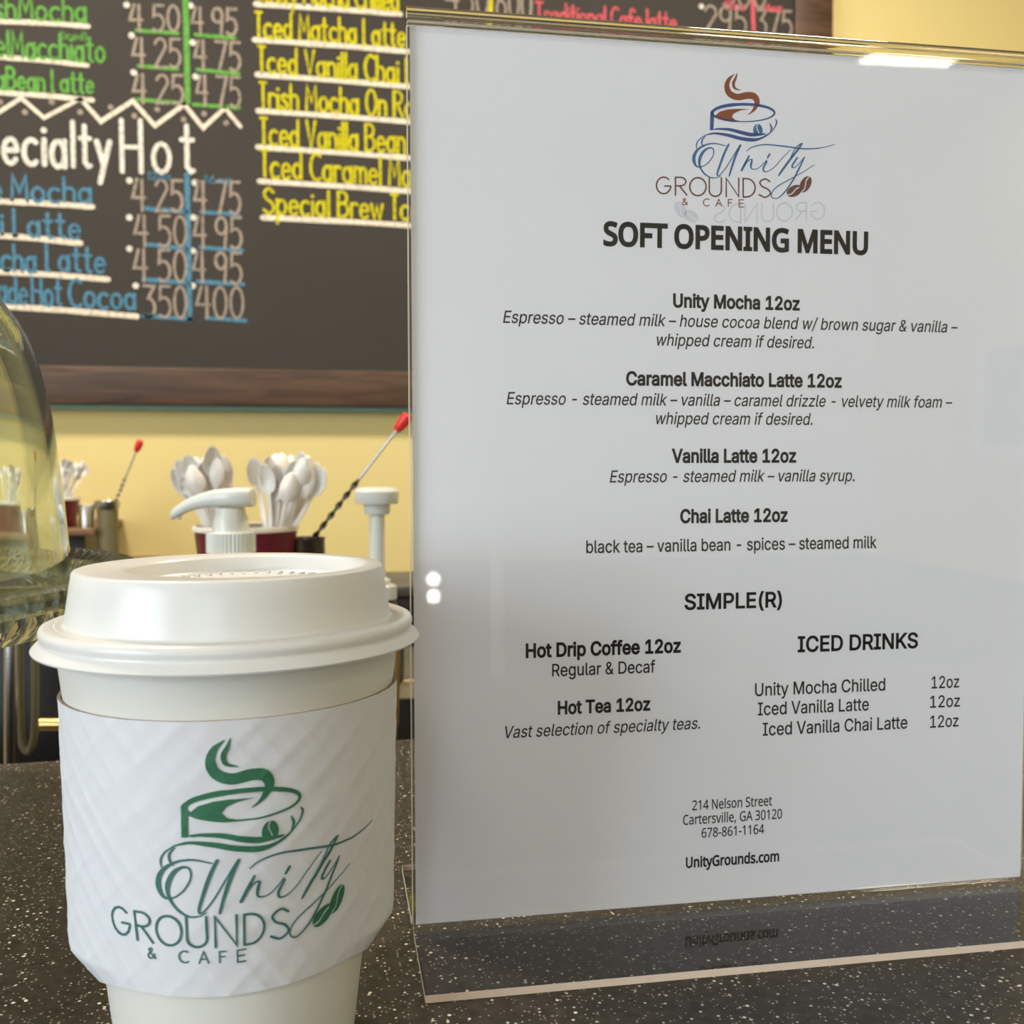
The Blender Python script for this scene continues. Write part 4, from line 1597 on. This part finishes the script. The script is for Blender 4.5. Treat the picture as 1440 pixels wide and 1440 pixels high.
tub('frame_tube', [(14, 862), (15, 920), (15, 1000), (15, 1110)], 9, 'chrome')
tub('handle_loop', [(27, 875), (27, 920), (28, 1000), (30, 1040), (38, 1057), (46, 1045), (49, 1010), (49, 920), (49, 875)], 5.5, 'olive', ED + .02)
lo = at(-160, 1000, ED + .10) - eo
hi = at(74, 892, ED + .10) - eo
MB().box((lo.x, .10, -.0), (hi.x + .02, .16, hi.z)).build('back_plate', 'black', eq, bevel=.004)
MB().box((lo.x, -.06, at(30, 1100, ED).z - eo.z - .35), (hi.x, .10, at(30, 1100, ED).z - eo.z - .03)).build('trolley_body', 'black', eq, bevel=.004)
MB().box((lo.x + .01, -.05, 0), (lo.x + .03, .09, .5)).box((hi.x - .03, -.05, 0), (hi.x - .01, .09, .5)).build('trolley_legs', 'black', eq)
bt = at(57, 1019, ED + .06)
bt2 = at(120, 1019, ED + .06)
rr = .5 * 19 * (ED + .06) / FPX
v, f = tube([bt - eo, bt2 - eo], rr, 20)
obj('brass_bar', v, f, 'brass', eq, True)

# amber wooden handle leaning up between the cup and the stand
h0, h1 = at(556, 1045, .66), at(558, 890, .66)
hd = empty('wooden_paddle', 'amber wooden paddle handle upright behind the counter beside the menu stand', 'paddle', (h0.x, h0.y, h0.z - .40))
ho = Vector(hd.location)
k = .66 / FPX
v, f = tube([h0 - ho + Vector((0, 0, -.02)), h0 - ho + Vector((0, 0, .008)), h0 - ho + Vector((0, 0, .014)), h1 - ho], [2.6 * k, 3 * k, 5.2 * k, 5.8 * k], 16)
obj('handle', v, f, 'amber', hd, True)
MB().box((-.03, -.006, 0), (.03, .006, .385)).build('blade', 'amber', hd, bevel=.004)

# ------------------------------------------------------------------ the room behind the customer (seen mirrored in the acrylic)
pr = empty('picture_frame', 'white framed picture hanging on the side wall behind the customer', 'picture', (U1, -3.25, .42))
f = MB()
f.box((-.03, -.30, -.26), (0, .30, -.20)).box((-.03, -.30, .20), (0, .30, .26)).box((-.03, -.30, -.20), (0, -.24, .20)).box((-.03, .24, -.20), (0, .30, .20))
f.build('frame_border', 'white_trim', pr)
MB().box((-.012, -.24, -.20), (0, .24, .20)).build('art_print', 'art', pr)
tb = empty('bar_table', 'tall white bar table standing before the back window', 'table', (.55, -4.0, ZF))
v, f = lathe([(0, 1.04), (.28, 1.04), (.285, 1.05), (.285, 1.065), (.28, 1.07), (0, 1.07)], 48)
obj('table_top', v, f, 'white_trim', tb, True)
v, f = lathe([(0, .02), (.03, .02), (.03, 1.04), (0, 1.04)], 24)
obj('table_post', v, f, 'white_trim', tb, True)
v, f = lathe([(0, 0), (.22, 0), (.22, .012), (.04, .03), (0, .03)], 40)
obj('table_foot', v, f, 'white_trim', tb, True)
fl = empty('glint_lamp', 'low two-globe lamp added before the back wall for glints in the acrylic', 'lamp', (.25, -3.8, ZF))  # added unseen lamp: its lit globes make the two glints on the acrylic
v, f = lathe([(0, 0), (.10, 0), (.10, .012), (.012, .02), (.010, .58), (0, .58)], 24)
obj('lamp_post', v, f, 'black', fl, True)
for z_ in (.60, .675):
    v, f = lathe([(.03 * math.sin(PI * i / 12), z_ + .03 - .03 * math.cos(PI * i / 12)) for i in range(13)], 20)
    obj('glint_globe', v, f, 'globeglow', fl, True)
